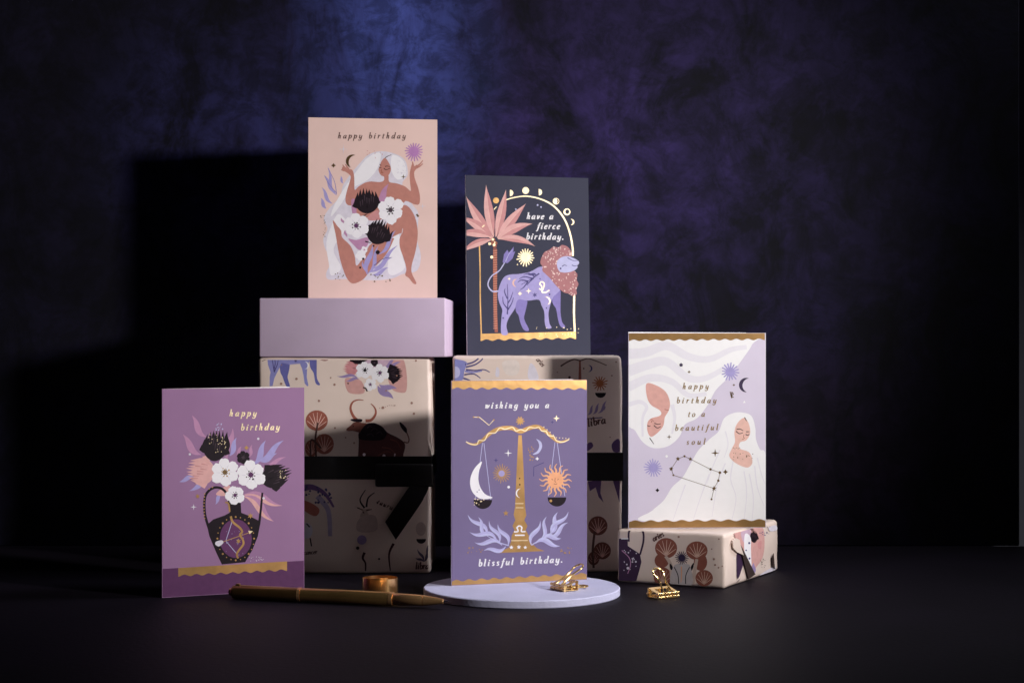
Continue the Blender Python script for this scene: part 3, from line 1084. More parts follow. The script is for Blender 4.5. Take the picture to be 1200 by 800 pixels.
# ---- card with the two long-haired heads
def art_heads(P):
    HAIR = principled('ink_hair_white', lin((240, 240, 243)), .55, 0, .3, .012, 220)
    HAIR2 = principled('ink_hair_shade', lin((229, 227, 236)), .55, 0, .3, .012, 220)
    P.frame(725, 380, 3.2).begin('printed_hair')
    P.poly([(30, 40), (505, 30), (500, 75), (475, 115), (415, 195), (365, 245), (335, 300), (295, 350), (248, 375), (228, 420), (185, 456), (130, 463), (90, 440), (62, 398), (30, 345)], HAIR)
    for pts, wd in (([(36, 110), (100, 105), (180, 80), (260, 120), (340, 130), (420, 95), (480, 85)], 40), ([(36, 175), (110, 150), (180, 140), (260, 200), (330, 200), (420, 150)], 42),
                    ([(36, 235), (120, 200), (200, 215), (260, 265), (330, 260)], 34), ([(38, 300), (80, 290), (105, 310), (90, 350), (90, 420)], 18), ([(200, 300), (210, 350), (200, 410)], 16)):
        P.stroke(pts, HAIR2, wd, wd * .4)
    P.end()
    P.begin('printed_hair')
    P.poly([(465, 330), (498, 343), (512, 385), (515, 430), (530, 468), (552, 498), (556, 738), (98, 738), (125, 698), (168, 660), (200, 610), (240, 572), (270, 520), (300, 470), (340, 430), (375, 400), (395, 352), (430, 332)], HAIR)
    P.strokes([[(430, 510), (420, 580), (440, 650), (425, 730)], [(400, 520), (370, 600), (350, 720)], [(470, 550), (480, 630), (470, 735)], [(510, 530), (520, 610), (545, 680)], [(340, 560), (310, 640), (280, 730)],
               [(250, 600), (225, 670), (205, 730)], [(400, 400), (410, 450), (395, 500)], [(520, 500), (535, 560), (550, 600)], [(380, 470), (350, 540), (330, 600)], [(490, 560), (505, 650), (500, 735)]], HAIR2, 5, 2)
    P.end()
    P.begin('printed_face')
    P.poly([(104, 222), (140, 228), (176, 252), (192, 290), (188, 322), (173, 348), (168, 378), (150, 402), (122, 421), (108, 400), (108, 368), (122, 352), (150, 344), (160, 334), (152, 320), (122, 302), (106, 272)], ink('skin_rose', (218, 168, 160)), n=4)
    P.strokes([[(132, 378), (145, 388), (158, 382)], [(108, 378), (114, 382), (119, 379)], [(134, 370), (146, 374), (158, 372)], [(116, 425), (125, 438), (132, 448)]], BLACK, 3.4, 2)
    P.strokes([[(122, 368), (125, 360), (132, 362)], [(118, 357), (126, 354)], [(172, 318), (188, 322)]], RUST, 2)
    P.end()
    P.begin('printed_face')
    P.poly([(470, 350), (488, 372), (493, 408), (478, 434), (456, 441), (453, 464), (488, 478), (500, 502), (499, 524), (480, 536), (440, 520), (415, 494), (424, 466), (436, 440), (434, 402), (445, 370)], SKIN2, n=4)
    P.strokes([[(440, 400), (452, 409), (466, 406)], [(442, 393), (455, 392), (467, 398)], [(476, 412), (484, 415), (490, 411)], [(478, 402), (490, 402)], [(472, 348), (480, 362)]], BLACK, 3.4, 2)
    P.strokes([[(470, 412), (468, 424), (474, 425)], [(462, 431), (470, 430)]], RUST, 2)
    P.scatter(16, 425, 520, 480, 510, GOLDD, 1.8)
    P.dots([(430 + 6 * k, 462 + (k % 2) * 3, 1.6) for k in range(5)], GOLDD, 1.5)
    P.end()
    P.begin('foil_band')
    P.band((30, 24), (548, 22), (36, 60), (548, 56), 12, 3, GOLD)
    P.end()
    P.begin('foil_band')
    P.band((34, 737), (556, 732), (34, 764), (556, 760), 9, 3.5, GOLD, 'top')
    P.end()
    P.begin('printed_sunburst')
    P.burst(418, 178, 15, 35, 16, LILAC, 6.5)
    P.end()
    P.begin('printed_sunburst')
    P.burst(130, 537, 14, 35, 18, LILAC, 5.5)
    P.end()
    P.begin('printed_moon')
    P.crescent(478, 227, 27, ink('moon_dark', (66, 56, 82)), .15, 1.0, .5)
    P.end()
    P.frame(735, 500, 6.558).begin('printed_constellation')
    P.strokes([[(485, 246), (640, 325)], [(640, 325), (712, 350)], [(712, 350), (700, 412)], [(700, 412), (667, 472)], [(667, 472), (648, 555)], [(667, 472), (355, 370)], [(355, 370), (338, 322)], [(338, 322), (390, 245)], [(390, 245), (440, 225)], [(440, 225), (485, 246)]], GOLDD, 3.6, 3.6, False)
    P.dots([(440, 225, 9), (640, 325, 10), (712, 350, 11), (700, 412, 10), (648, 555, 8), (355, 370, 8)], GOLDD, 9)
    P.star(667, 472, 22, GOLDD, 5, .4)
    P.star(338, 322, 18, GOLDD, 5, .5)
    P.star(390, 245, 18, GOLDD, 5, .5)
    P.star(485, 246, 16, GOLDD, 5, .5)
    P.star(755, 345, 20, GOLDD, 4, .5)
    P.end()
    P.begin('printed_star')
    P.star(676, 200, 32, GOLDD, 4, .25)
    P.star(322, 76, 20, GOLDD, 4, .25)
    P.star(232, 486, 16, BLACK, 4, .6)
    P.disc(303, 225, 10, HAIR)
    P.frame(725, 380, 3.2)
    P.star(234, 152, 8, ink('moon_dark', (66, 56, 82)), 5, .7)
    P.star(264, 178, 6, GOLDD, 4, .5)
    P.star(432, 227, 5, GOLDD, 4, .5)
    P.stroke([(418, 252), (424, 276), (424, 254), (430, 262), (422, 266), (431, 274)], GOLDD, 3)
    P.star(471, 291, 6, HAIR, 3, .5)
    P.end(True)
    P.begin('lettering')
    LT = foil('lettering', (150, 122, 76), .55, .45)
    P.text('happy', (240, 242), (336, 241), 12.3, LT, 0.28)
    P.text('birthday', (217, 295), (365, 294), 12.3, LT, 0.28)
    P.text('to a', (260, 346), (322, 345), 12.3, LT, 0.28)
    P.text('beautiful', (211, 398), (372, 395), 12.3, LT, 0.28)
    P.text('soul', (254, 450), (324, 449), 12.3, LT, 0.28)
    P.end(True)


# ------------------------------------------------------------------ what stands on the table
# round disc
t = thing('display_disc', 'flat round lavender display disc lying on the dark table under the scales card', 'display stand', (at(611.5, 686, 1.228).x, 1.228, 0))
R, TH = .0706, .0055
disc_paint = principled('disc_paint', lin((196, 196, 226)), .6, 0, .3, .06, 40, .25, 420)
link('disc_slab', lathe([(0, R - .0006), (.0006, R), (TH - .0006, R), (TH, R - .0006)], 128, 'z'), disc_paint, t, True)

# gift boxes
PAPER = principled('wrapping_paper', lin((226, 208, 198)), .42, 0, .4, .05, 18, .55, 30)
SATIN = principled('black_satin', (.0035, .003, .004, 1), .4, 0, .3, .2, 200)
BW, BD = .136, .088


def gift(label, loc, rz, wx, dy, hz, group='wrapped gift boxes'):
    t = thing('gift_box', label, 'gift box', loc, rz, group)
    bm = box_bm(0, wx, 0, dy, 0, hz, .0028, 4)
    bmesh.ops.subdivide_edges(bm, edges=[e for e in bm.edges if e.calc_length() > .015], cuts=11, use_grid_fill=True)
    for v in bm.verts:
        p = v.co * 55 + Vector(loc) * 100
        e = noise.noise(p) + .5 * noise.noise(p * 2.3)
        if v.co.z > hz - .004:
            v.co.z -= abs(e) * .0013
        if v.co.x < .003 or v.co.x > wx - .003:
            v.co.x += (noise.noise(p + Vector((9, 3, 1))) - .5) * .0010 * (1 if v.co.x > .003 else -1)
    link('wrapping_paper', bm, PAPER, t, True)
    return t


def ribbon_band(t, wx, dy, z0, z1):
    g = .0005
    bm = bmesh.new()
    n = 16
    for (xa, xb, ya, yb) in ((-g, wx + g, -g, 0), (-g, wx + g, dy, dy + g), (-g, 0, 0, dy), (wx, wx + g, 0, dy)):
        box_bm(xa, xb, ya, yb, z0, z1, 0, 1, bm)
    return link('ribbon', bm, SATIN, t)


def face_print(t, wx, hz, inset=.0022):
    return Print(t, Matrix.Identity(4), wx, hz, inset)


def bouquet_art(P, sc=1, ox=0, oy=0):
    """the paper's repeat of the flower bunch; drawn in the 390,412 x6.25 crop"""
    T = lambda x, y: (ox + x * sc, oy + y * sc)
    BL = ink('paper_blush', (206, 158, 154))
    P.poly([T(*p) for p in ((90, 200), (130, 190), (210, 215), (230, 300), (130, 305), (95, 260))], BL)
    P.poly([T(*p) for p in ((430, 60), (510, 50), (540, 150), (540, 280), (500, 300), (430, 270), (400, 160))], BL)
    P.poly([T(*p) for p in ((250, 30), (400, 30), (420, 110), (240, 110))], ink('paper_mist', (198, 170, 190)))
    P.protea(T(190, 125), T(70, 110), 50 * sc, ink('paper_pink', (206, 140, 146)), PINK2, 7)
    for a, b, wd in (((180, 190), (30, 178), 22), ((190, 200), (95, 215), 22), ((370, 120), (460, 45), 26), ((400, 100), (500, 75), 22), ((330, 250), (445, 345), 50), ((340, 240), (470, 270), 40), ((300, 60), (300, 20), 18)):
        P.leaf(T(*a), T(*b), wd * sc, ink('paper_violet', (150, 132, 178)), .1)
    P.protea(T(190, 90), T(185, 5), 52 * sc, BLACK, CHAR, 8)
    P.protea(T(395, 170), T(515, 150), 58 * sc, BLACK, CHAR, 7)
    P.anemone(*T(305, 80), 32 * sc, BLACK, CHAR, CHAR, 6, CHAR)
    P.anemone(*T(235, 135), 68 * sc, WHITE, PALE, BLACK, 6, BLACK)
    P.anemone(*T(345, 155), 68 * sc, WHITE, PALE, PLUM, 6, BLACK)
    P.anemone(*T(275, 240), 46 * sc, WHITE, PALE, PLUM, 5, BLACK)
    P.stroke([T(222, 262), T(240, 268), T(252, 290)], BLACK, 9 * sc)
    P.star(*T(112, 232), 9 * sc, BLACK, 4, .5)


def sago_art(P, pts, crown, rib):
    """round fan-shaped crowns with pale ribs: (cx, cy, rx, ry)"""
    for cx, cy, rx, ry in pts:
        P.disc(cx, cy, rx, crown, ry)
        P.strokes([[(cx, cy + ry * .75), (cx + rx * .9 * cos(a), cy + ry * .3 + ry * 1.1 * sin(a))] for a in (-2.9, -2.4, -1.95, -1.5, -1.05, -.65, -.2)], rib, rx * .09, rx * .04, False)


# left gift (behind the vase card)
gl = gift('gift in cream zodiac paper with a black ribbon and hanging tail, under the mauve block', (at(302, 672, 1.34).x, 1.34, 0), 0, BW, BD, .170)
P = face_print(gl, BW, .170)
P.frame(300, 412, 10).begin('printed_lion')
P.poly([(285, 130), (390, 130), (385, 230), (370, 300), (400, 410), (365, 415), (335, 360), (310, 290), (285, 235)], ink('paper_lion_far', (104, 104, 168)), n=3)
P.poly([(632, 60), (705, 60), (712, 200), (715, 310), (750, 380), (730, 392), (695, 360), (675, 250), (635, 180)], ink('paper_lion_far', (104, 104, 168)), n=3)
P.poly([(130, 40), (640, 40), (625, 110), (600, 180), (595, 300), (615, 395), (600, 405), (570, 370), (555, 270), (540, 200), (515, 140), (400, 150), (300, 130), (270, 200), (215, 310), (195, 400), (160, 405), (160, 300), (170, 240), (140, 150)], ink('paper_lion', (138, 138, 196)), False)
P.strokes([[(215, 240), (200, 150), (185, 70)], [(215, 230), (250, 150), (262, 80)], [(215, 200), (225, 130), (215, 60)]], NAVY, 13, 5)
P.crescent(575, 160, 45, WHITE, pi, 1.05, .4)
P.star(465, 105, 20, NAVY, 6, .5)
P.poly([(700, 40), (860, 45), (855, 90), (800, 108), (720, 80)], ink('paper_mane', (140, 84, 84)))
P.strokes([[(70, 110), (100, 98), (128, 92)]], BROWN, 7)
P.end()
P.frame(390, 412, 6.25).begin('printed_bouquet')
bouquet_art(P)
P.end()
P.begin('printed_bull')
BULL, BULL2 = ink('bull', (84, 50, 52)), ink('bull_head', (124, 76, 68))
P.poly([(190, 590), (240, 530), (300, 522), (360, 545), (400, 590), (470, 625), (520, 660), (530, 700), (515, 770), (520, 880), (440, 880), (430, 780), (330, 800), (250, 790), (235, 880), (175, 880), (185, 760), (190, 660)], BULL, n=4)
P.poly([(100, 565), (130, 540), (160, 515), (215, 520), (255, 530), (245, 585), (195, 590), (150, 580), (110, 580)], BULL2, n=4)
P.poly([(240, 535), (300, 520), (350, 545), (395, 590), (370, 640), (300, 650), (200, 640), (195, 600)], BLACK, n=4)
P.stroke([(182, 505), (150, 470), (130, 415), (145, 370), (185, 352), (225, 355)], RUST, 24, 5)
P.stroke([(240, 505), (280, 500), (310, 465), (315, 430), (300, 400), (278, 380)], RUST, 24, 5)
P.poly([(130, 495), (170, 490), (215, 495), (205, 515), (150, 510)], BLACK)
P.stroke([(520, 660), (550, 665), (558, 640), (545, 600), (525, 560)], BULL2, 9, 8)
P.poly([(488, 515), (505, 522), (540, 560), (540, 595), (515, 575), (495, 545)], BLACK)
P.strokes([[(420, 640), (470, 660), (500, 710)], [(360, 700), (420, 710), (470, 760)], [(330, 760), (390, 730), (430, 740)]], BULL2, 7, 3)
P.strokes([[(250, 560), (270, 545), (290, 555)], [(280, 580), (305, 560), (330, 575)], [(320, 600), (345, 585), (365, 605)], [(250, 610), (280, 600), (300, 620)]], CHAR, 8, 3)
P.dots([(150, 545, 5), (112, 562, 4)], BLACK, 4)
P.dots([(230, 752, 12), (375, 762, 12)], WHITE, 9)
P.stroke([(455, 745), (450, 780)], WHITE, 9)
P.end()
P.frame(290, 340, 4).begin('printed_fan_plant')
sago_art(P, [(325, 610, 52, 48), (360, 720, 45, 48), (300, 740, 30, 40)], RUST, SKIN2)
P.strokes([[(330, 620), (318, 700), (322, 780)], [(345, 740), (300, 700), (296, 780)]], BROWN, 9)
P.end()
P.frame(290, 340, 4).begin('printed_star')
DT = ink('paper_speck', (160, 124, 112))
P.dots([(230, 415, 6), (158, 438, 6), (335, 518, 6), (408, 442, 6), (635, 550, 7), (690, 540, 3), (770, 528, 6), (390, 410, 4), (410, 645, 5), (340, 680, 5), (500, 715, 5), (780, 578, 6), (460, 690, 4), (160, 350, 3), (650, 470, 4), (700, 400, 4), (790, 330, 5)], DT, 5)
P.dots([(620 + 9 * k, 552 - 2 * k + 3 * sin(k), 2.2) for k in range(9)], DT, 2)
P.end(True)
P.frame(340, 530, 4.7).begin('printed_crab')
P.stroke([(60, 200), (120, 190), (190, 225), (240, 300)], ink('paper_crab', (120, 88, 142)), 40, 10)
P.poly([(40, 260), (100, 270), (160, 310), (140, 350), (80, 320)], ink('paper_coral', (184, 112, 100)))
P.stroke([(150, 240), (210, 320), (220, 460)], ink('paper_crab2', (172, 160, 190)), 30, 22)
P.scatter(26, 60, 230, 190, 280, NAVY, 6)
P.disc(90, 430, 34, PALE, 44)
P.strokes([[(90, 390), (108, 410)], [(110, 470), (118, 515)]], BLACK, 7)
P.end()
P.begin('printed_goat')
P.strokes([[(410, 305), (385, 260), (415, 205)], [(420, 300), (430, 250), (465, 220)]], BLACK, 11, 4)
P.poly([(355, 295), (400, 310), (440, 310), (425, 325), (440, 360), (410, 380), (385, 350), (395, 320)], ink('goat', (190, 172, 160)))
P.strokes([[(370, 303), (400, 316)], [(420, 318), (450, 312)], [(402, 325), (408, 335)]], BROWN, 8, 4)
P.poly([(370, 380), (410, 345), (470, 350), (480, 420), (430, 440), (370, 430)], ink('goat_ghost', (198, 178, 172)))
P.disc(395, 480, 26, ink('paper_violet', (150, 132, 178)))
P.strokes([[(410, 550), (400, 580), (415, 610), (415, 660)], [(570, 500), (545, 560), (552, 650)]], MAROON, 15, 6)
P.dots([(372, 525, 10), (480, 275, 5), (500, 285, 5), (520, 292, 5), (490, 585, 6)], BLACK, 8)
P.end()
P.begin('printed_scales')
P.disc(720, 420, 28, ink('goat_ghost', (198, 178, 172)), 38)
P.add([[(695, 475)] + [(722 - 27 * cos(a), 475 + 26 * sin(a)) for a in (pi * k / 10 for k in range(11))]], BLACK)
for b in ((700, 530), (760, 545), (690, 580), (765, 500)):
    P.leaf((735, 600), b, 14, ink('paper_violet2', (96, 84, 110)))
P.end()
P.begin('lettering')
P.text('taurus', (478, 280), (575, 322), 15, BROWN, .34, .1)
P.text('libra', (692, 640), (765, 640), 20, BROWN, .34, .1)
P.text('cancer', (76, 562), (150, 556), 14, BROWN, .34, .1)
P.end(True)
ribbon_band(gl, BW, BD, .0740, .0922)
# knot and hanging tail of the ribbon
inv = parent_matrix(gl).inverted()
bm = bmesh.new()
pts = [at(492, 552, 1.3385), at(493, 566, 1.3365), at(486, 580, 1.3345), at(474, 598, 1.334), at(458, 621, 1.3355)]
wid = [.012, .0145, .015, .015, .0145]
prev = None
c = catmull([tuple(p) for p in pts], False, 5)
for i, p in enumerate(c):
    p = Vector(p)
    a, b = Vector(c[max(i - 1, 0)]), Vector(c[min(i + 1, len(c) - 1)])
    n = (b - a).normalized().cross(Vector((0, 1, 0)))
    k = i / (len(c) - 1) * 4
    wv = wid[int(min(k, 3.99))] / 2
    ex = (b - a).normalized() * (.004 if i == len(c) - 1 else 0)
    row = [bm.verts.new(inv @ (p + n * wv + ex + Vector((0, q, 0)))) for q in (0, .0004)] + [bm.verts.new(inv @ (p - n * wv - ex * .8 + Vector((0, q, 0)))) for q in (.0004, 0)]
    if prev:
        for q in range(4):
            bm.faces.new((prev[q], prev[(q + 1) % 4], row[(q + 1) % 4], row[q]))
    else:
        bm.faces.new(row)
    prev = row
bm.faces.new(prev)
bmesh.ops.recalc_face_normals(bm, faces=bm.faces)
link('ribbon_tail', bm, SATIN, gl, True)
bm = bmesh.new()
q0 = inv @ at(440, 570, 1.3385)
q1 = inv @ at(505, 543, 1.3385)
box_bm(q0.x, q1.x + .002, -.0046, -.0006, q0.z, q1.z, .0017, 3, bm)
link('ribbon_knot', bm, SATIN, gl, True)
# folded end of the paper on the right side
bm = bmesh.new()
x1 = BW
tri = [(x1 - .0075, .0002, .165), (x1 - .0075, .0002, .122), (x1 + .0005, -.0003, .0930), (x1 + .0015, .012, .0930), (x1 - .001, .014, .165)]
A = [bm.verts.new((x + .0002, y, z)) for x, y, z in tri]
link_pts = [bm.verts.new((x + .0008, y + .001, z)) for x, y, z in tri]
bm.faces.new(A)
bm.faces.new(link_pts[::-1])
for i in range(5):
    bm.faces.new((A[i], link_pts[i], link_pts[(i + 1) % 5], A[(i + 1) % 5]))
bmesh.ops.recalc_face_normals(bm, faces=bm.faces)
link('paper_flap', bm, PAPER, gl)

# right gift (behind the scales card)
gr = gift('cream gift with black ribbon carrying the dark lion card, behind the scales card', (at(529.6, 667, 1.35).x, 1.35, 0), 0, BW - .001, BD, .1712)
P = face_print(gr, BW - .001, .1712)
P.frame(525, 400, 5).begin('printed_crab')
CR = ink('crab', (136, 138, 196))
P.poly([(0, 120), (60, 112), (105, 130), (95, 180), (80, 230), (0, 260)], CR, n=4)
P.disc(45, 180, 26, LILAC2, 34)
P.strokes([[(100, 135), (150, 120), (180, 92), (120, 92), (60, 95)], [(105, 150), (160, 135), (200, 105), (195, 90)], [(105, 165), (160, 170), (210, 165), (245, 180)], [(95, 195), (150, 190), (190, 215)], [(90, 215), (130, 230), (150, 260)]], NAVY, 10, 5)
P.strokes([[(100, 175), (150, 180), (200, 172)], [(40, 108), (100, 120), (110, 140)]], CR, 12, 6)
P.end()
P.begin('printed_veil')
VE = ink('paper_veil', (226, 214, 208))
P.poly([(320, 120), (400, 110), (420, 150), (400, 195), (340, 190)], VE)
P.poly([(285, 150), (300, 165), (298, 205), (278, 200)], PALE)
P.poly([(480, 130), (510, 150), (530, 220), (470, 215)], PALE)
P.strokes([[(320, 95), (360, 88), (400, 92)]], BROWN, 7)
P.end()
P.begin('printed_scales')
P.poly([(768, 115), (778, 115), (782, 225), (764, 225)], RUST, False)
P.strokes([[(660, 145), (700, 120), (740, 105), (775, 112), (820, 100), (870, 115), (930, 140)]], BROWN, 9, 5)
P.burst(890, 245, 20, 48, 14, ink('paper_sun', (176, 106, 66)), 8)
P.add([[(862, 300)] + [(894 - 32 * cos(a), 300 + 30 * sin(a)) for a in (pi * k / 10 for k in range(11))]], BLACK)
P.crescent(826, 158, 20, NAVY, pi, 1, .45)
P.dots([(712, 210, 8), (795, 158, 5)], BROWN, 6)
for a, b in (((820, 430), (850, 370)), ((850, 425), (885, 360)), ((880, 420), (930, 345)), ((900, 400), (925, 380))):
    P.leaf(a, b, 16, ink('paper_violet', (150, 132, 178)))
P.stroke([(810, 452), (905, 445)], NAVY, 6)
P.end()
P.begin('lettering')
P.text('libra', (822, 498), (925, 478), 26, BROWN, .34, .1)
P.text('aries', (515, 108), (552, 150), 16, BROWN, .34, .1)
P.end(True)
P.begin('printed_star')
P.dots([(560, 300, 4), (640, 180, 4), (960, 200, 5), (950, 560, 4), (985, 120, 5)], DT, 4)
P.poly([(815, 600), (840, 590), (850, 615), (815, 640)], ink('paper_violet3', (96, 70, 116)))
P.poly([(960, 600), (1000, 570), (1010, 640), (970, 645)], ink('paper_violet3', (96, 70, 116)))
P.end(True)
P.frame(680, 510, 4.45).begin('printed_claws')
P.poly([(40, 240), (110, 230), (105, 300), (122, 350), (95, 320), (80, 270), (50, 290)], ink('paper_violet3', (96, 70, 116)), False)
P.poly([(170, 235), (205, 235), (205, 350), (190, 300)], ink('paper_violet3', (96, 70, 116)), False)
P.end()
P.begin('printed_fan_plant')
sago_art(P, [(92, 470, 50, 50), (115, 600, 45, 45), (70, 640, 30, 36)], ink('rust_dark', (120, 72, 64)), SKIN2)
P.strokes([[(75, 500), (65, 600), (70, 690)]], BROWN, 12)
P.end()
ribbon_band(gr, BW - .001, BD, .0722, .0945)

# small gift at the right
c0 = at(850, 690, 1.2536)
yaw = radians(-27.5)
SW, SD, SH = .0875, .122, .0405
org = Vector((c0.x, 1.2536, 0)) - Vector((cos(yaw), sin(yaw), 0)) * SW
gs = gift('low cream gift with fan plants and an open folded end, under the white-haired heads card', (org.x, org.y, 0), yaw, SW, SD, SH)
P = face_print(gs, SW, SH, .0012)
P.frame(715, 600, 5.854).begin('printed_vase')
VS = ink('paper_vase', (62, 44, 70))
P.poly([(60, 180), (120, 178), (122, 230), (160, 255), (205, 285), (215, 340), (200, 400), (180, 470), (60, 470)], VS, False)
P.stroke([(128, 200), (128, 140), (145, 118), (200, 116), (226, 135), (228, 200), (205, 290)], VS, 13)
P.stroke([(76, 180), (124, 180)], WHITE, 9)
P.strokes([[(80, 260), (130, 310), (140, 360), (120, 420)]], MAUVE, 6)
P.scatter(16, 90, 200, 250, 420, PALE, 5)
P.dots([(122, 382, 10), (176, 338, 7)], PALE, 8)
P.end()
P.begin('printed_fan_plant')
FAN = ink('fan', (140, 84, 72))
P.disc(355, 330, 50, FAN, 50)
P.disc(620, 340, 46, FAN, 60)
sago_art(P, [(384, 245, 76, 70), (595, 262, 74, 64), (360, 440, 62, 64), (645, 450, 60, 56)], FAN, ink('fan_rib', (212, 178, 162)))
P.strokes([[(380, 300), (415, 360), (425, 480)], [(595, 320), (580, 400), (565, 490)]], ink('paper_stem', (196, 176, 164)), 20, 28)
P.poly([(410, 350), (428, 370), (428, 395), (412, 385)], BLACK)
P.poly([(575, 345), (555, 370), (552, 405), (568, 385)], BLACK)
P.end()
P.begin('printed_ram')
P.poly([(430, 380), (470, 350), (520, 352), (552, 375), (560, 500), (420, 500)], ink('ram_wool', (190, 182, 184)))
P.strokes([[(440, 375), (465, 430), (470, 490)], [(545, 375), (520, 430), (518, 490)]], BLACK, 6)
P.strokes([[(488, 370), (490, 420), (486, 480)]], ORANGE, 9, 5)
P.end()
P.begin('printed_sunburst')
P.burst(492, 312, 22, 48, 18, ink('paper_burst', (54, 44, 72)), 7)
P.end()
P.begin('printed_leaf_sprig')
P.poly([(450, 88), (500, 88), (470, 114)], NAVY, False)
P.poly([(590, 90), (680, 92), (665, 125), (640, 115), (600, 120)], LILAC, False)
P.poly([(690, 92), (790, 90), (740, 104)], RUST, False)
P.scatter(4, 660, 790, 170, 380, DT, 5)
P.dots([(470, 168, 8), (712, 320, 8), (720, 360, 7)], DT, 6)
P.end(True)
P.begin('printed_bull_head')
P.poly([(790, 345), (830, 320), (870, 290), (895, 300), (890, 372), (830, 368)], ink('bull_plum', (96, 56, 72)))
P.strokes([[(815, 285), (850, 300), (880, 290)]], BLACK, 14, 6)
P.end()
P.begin('lettering')
P.text('aries', (300, 200), (372, 160), 22, BROWN, .36, .1)
P.end(True)
# right end of the small gift
em = Matrix.Translation((SW, 0, 0)) @ Matrix.Rotation(pi / 2, 4, 'Z')
P = Print(gs, em, SD, SH, .0012)
P.frame(790, 605, 8.892).begin('printed_bouquet')
P.poly([(620, 150), (700, 115), (900, 100), (940, 200), (930, 400), (860, 520), (820, 560), (720, 400)], ink('paper_blush', (206, 158, 154)))
P.poly([(700, 140), (790, 120), (800, 250), (720, 260)], ink('paper_mist', (198, 170, 190)))
P.protea((835, 270), (828, 130), 38, BLACK, CHAR, 6)
P.poly([(735, 190), (770, 180), (800, 230), (800, 330), (805, 520), (780, 540), (745, 420), (730, 330)], WHITE)
P.dots([(782, 275, 12), (750, 350, 9), (785, 435, 11)], NAVY, 8)
P.leaf((815, 600), (830, 480), 40, ink('paper_violet', (150, 132, 178)))
P.poly([(870, 280), (910, 250), (905, 330), (880, 330)], PINK2)
P.end()
P.begin('printed_bull')
P.poly([(650, 400), (700, 390), (730, 440), (700, 560), (660, 640)], ink('paper_vase', (62, 44, 70)))
P.poly([(640, 700), (690, 640), (680, 660)], ink('paper_vase', (62, 44, 70)), False)
P.star(628, 435, 14, WHITE)
P.end()
P.begin('printed_leaf_sprig')
P.poly([(990, 110), (1060, 90), (1070, 140), (1000, 150)], PALE)
P.poly([(900, 600), (1040, 520), (1045, 560), (920, 610)], PALE)
P.scatter(14, 890, 1000, 90, 210, NAVY, 5)
P.scatter(12, 890, 950, 440, 540, BROWN, 5)
P.end(True)
# folded paper end: a raised triangular flap and a dark sheet coloured as the opening's shade
def end_pt(px, py, lift):
    q = Vector(((px - CX) / FPX, 1, (CY - py) / FPX))
    m = parent_matrix(gs) @ em
    iv = m.inverted()
    o3, d3 = iv @ Vector((0, 0, CAM_H)), iv.to_3x3() @ q
    h = o3 + d3 * (-o3.y / d3.y)
    return Vector((h.x, -lift, h.z))


def slab(name, pts, mat, thick=.0004):
    bm = bmesh.new()
    A = [bm.verts.new(p) for p in pts]
    B = [bm.verts.new(p + Vector((0, thick, 0))) for p in pts]
    bm.faces.new(A)
    bm.faces.new(B[::-1])
    for i in range(len(pts)):
        j = (i + 1) % len(pts)
        bm.faces.new((A[i], B[i], B[j], A[j]))
    bmesh.ops.recalc_face_normals(bm, faces=bm.faces)
    return link(name, bm, mat, gs, mw=em)


E = lambda x, y, l: end_pt(790 + x / 8.892, 605 + y / 8.892, l)
GAP_SHADE = principled('paper_gap_shade', lin((58, 46, 44)), .7, 0, .2, .1, 80)  # dark tone put in for the shade between the paper folds
slab('opening_shade', [E(660, 262, .0012), E(700, 330, .0012), E(832, 600, .0012), E(760, 650, .0012), E(725, 520, .0012)], GAP_SHADE)
slab('paper_flap', [E(590, 250, .0016), E(620, 222, .0020), E(655, 240, .0022), E(668, 300, .0020), E(705, 400, .0016), E(640, 370, .0016), E(600, 330, .0016)], PAPER, .0008)
slab('paper_flap', [E(1010, 420, .001), E(1025, 380, .001), E(1040, 545, .001), E(1015, 520, .001)], GAP_SHADE)  # thin sliver in the same painted-in shade tone

# mauve block on the left gift
yb = radians(-2.5)
bl = at(303, 416, 1.338)
t = thing('display_block', 'plain mauve painted block lying on the left gift under the pink card', 'display block', (bl.x, 1.3405, .170), yb)
bm = box_bm(0, .1468, 0, .085, 0, .0462, .0012, 3)
link('block_body', bm, principled('block_paint', lin((206, 186, 212)), .55, 0, .3, .05, 25, .05, 700), t, True)

# the five cards
bp, bq = at(361.4, 350, 1.386), at(512.6, 347, 1.40)
t, P = card('pink card of a figure among flowers with white hair, standing on the mauve block', (bp.x, bp.y, .2162), (bq.x - bp.x, bq.y - bp.y), (228, 198, 191), 'pink', 0, 25)
art_figure(P)
bp, bq = at(547.6, 416, 1.395), at(691, 416, 1.42)
t, P = card('dark slate card with a lilac lion and a pink palm, standing on the right gift', (bp.x, bp.y, .1712), (bq.x - bp.x, bq.y - bp.y), (56, 58, 76), 'slate', 2.6, 20)
art_lion(P)
bp, bq = at(190, 700, 1.2103), at(355, 690, 1.2536)
t, P = card('purple card with a black archer vase of flowers, leftmost on the table', (bp.x, bp.y, 0), (bq.x - bp.x, bq.y - bp.y), (150, 114, 152), 'purple', 0, 14)
art_vase(P)
bp, bq = at(529, 686, 1.232), at(688, 678.5, 1.266)
t, P = card('violet card with golden balance scales, standing on the round disc', (bp.x, bp.y, TH), (bq.x - bp.x, bq.y - bp.y), (118, 106, 144), 'violet', 0, 12)
art_scales(P)
bp, bq = at(736.5, 617, 1.294), at(897, 616, 1.299)
t, P = card('pale lilac card with two white-haired heads, standing on the small gift', (bp.x, bp.y, SH), (bq.x - bp.x, bq.y - bp.y), (212, 204, 224), 'lilac', 0, 22, .0006)
art_heads(P)

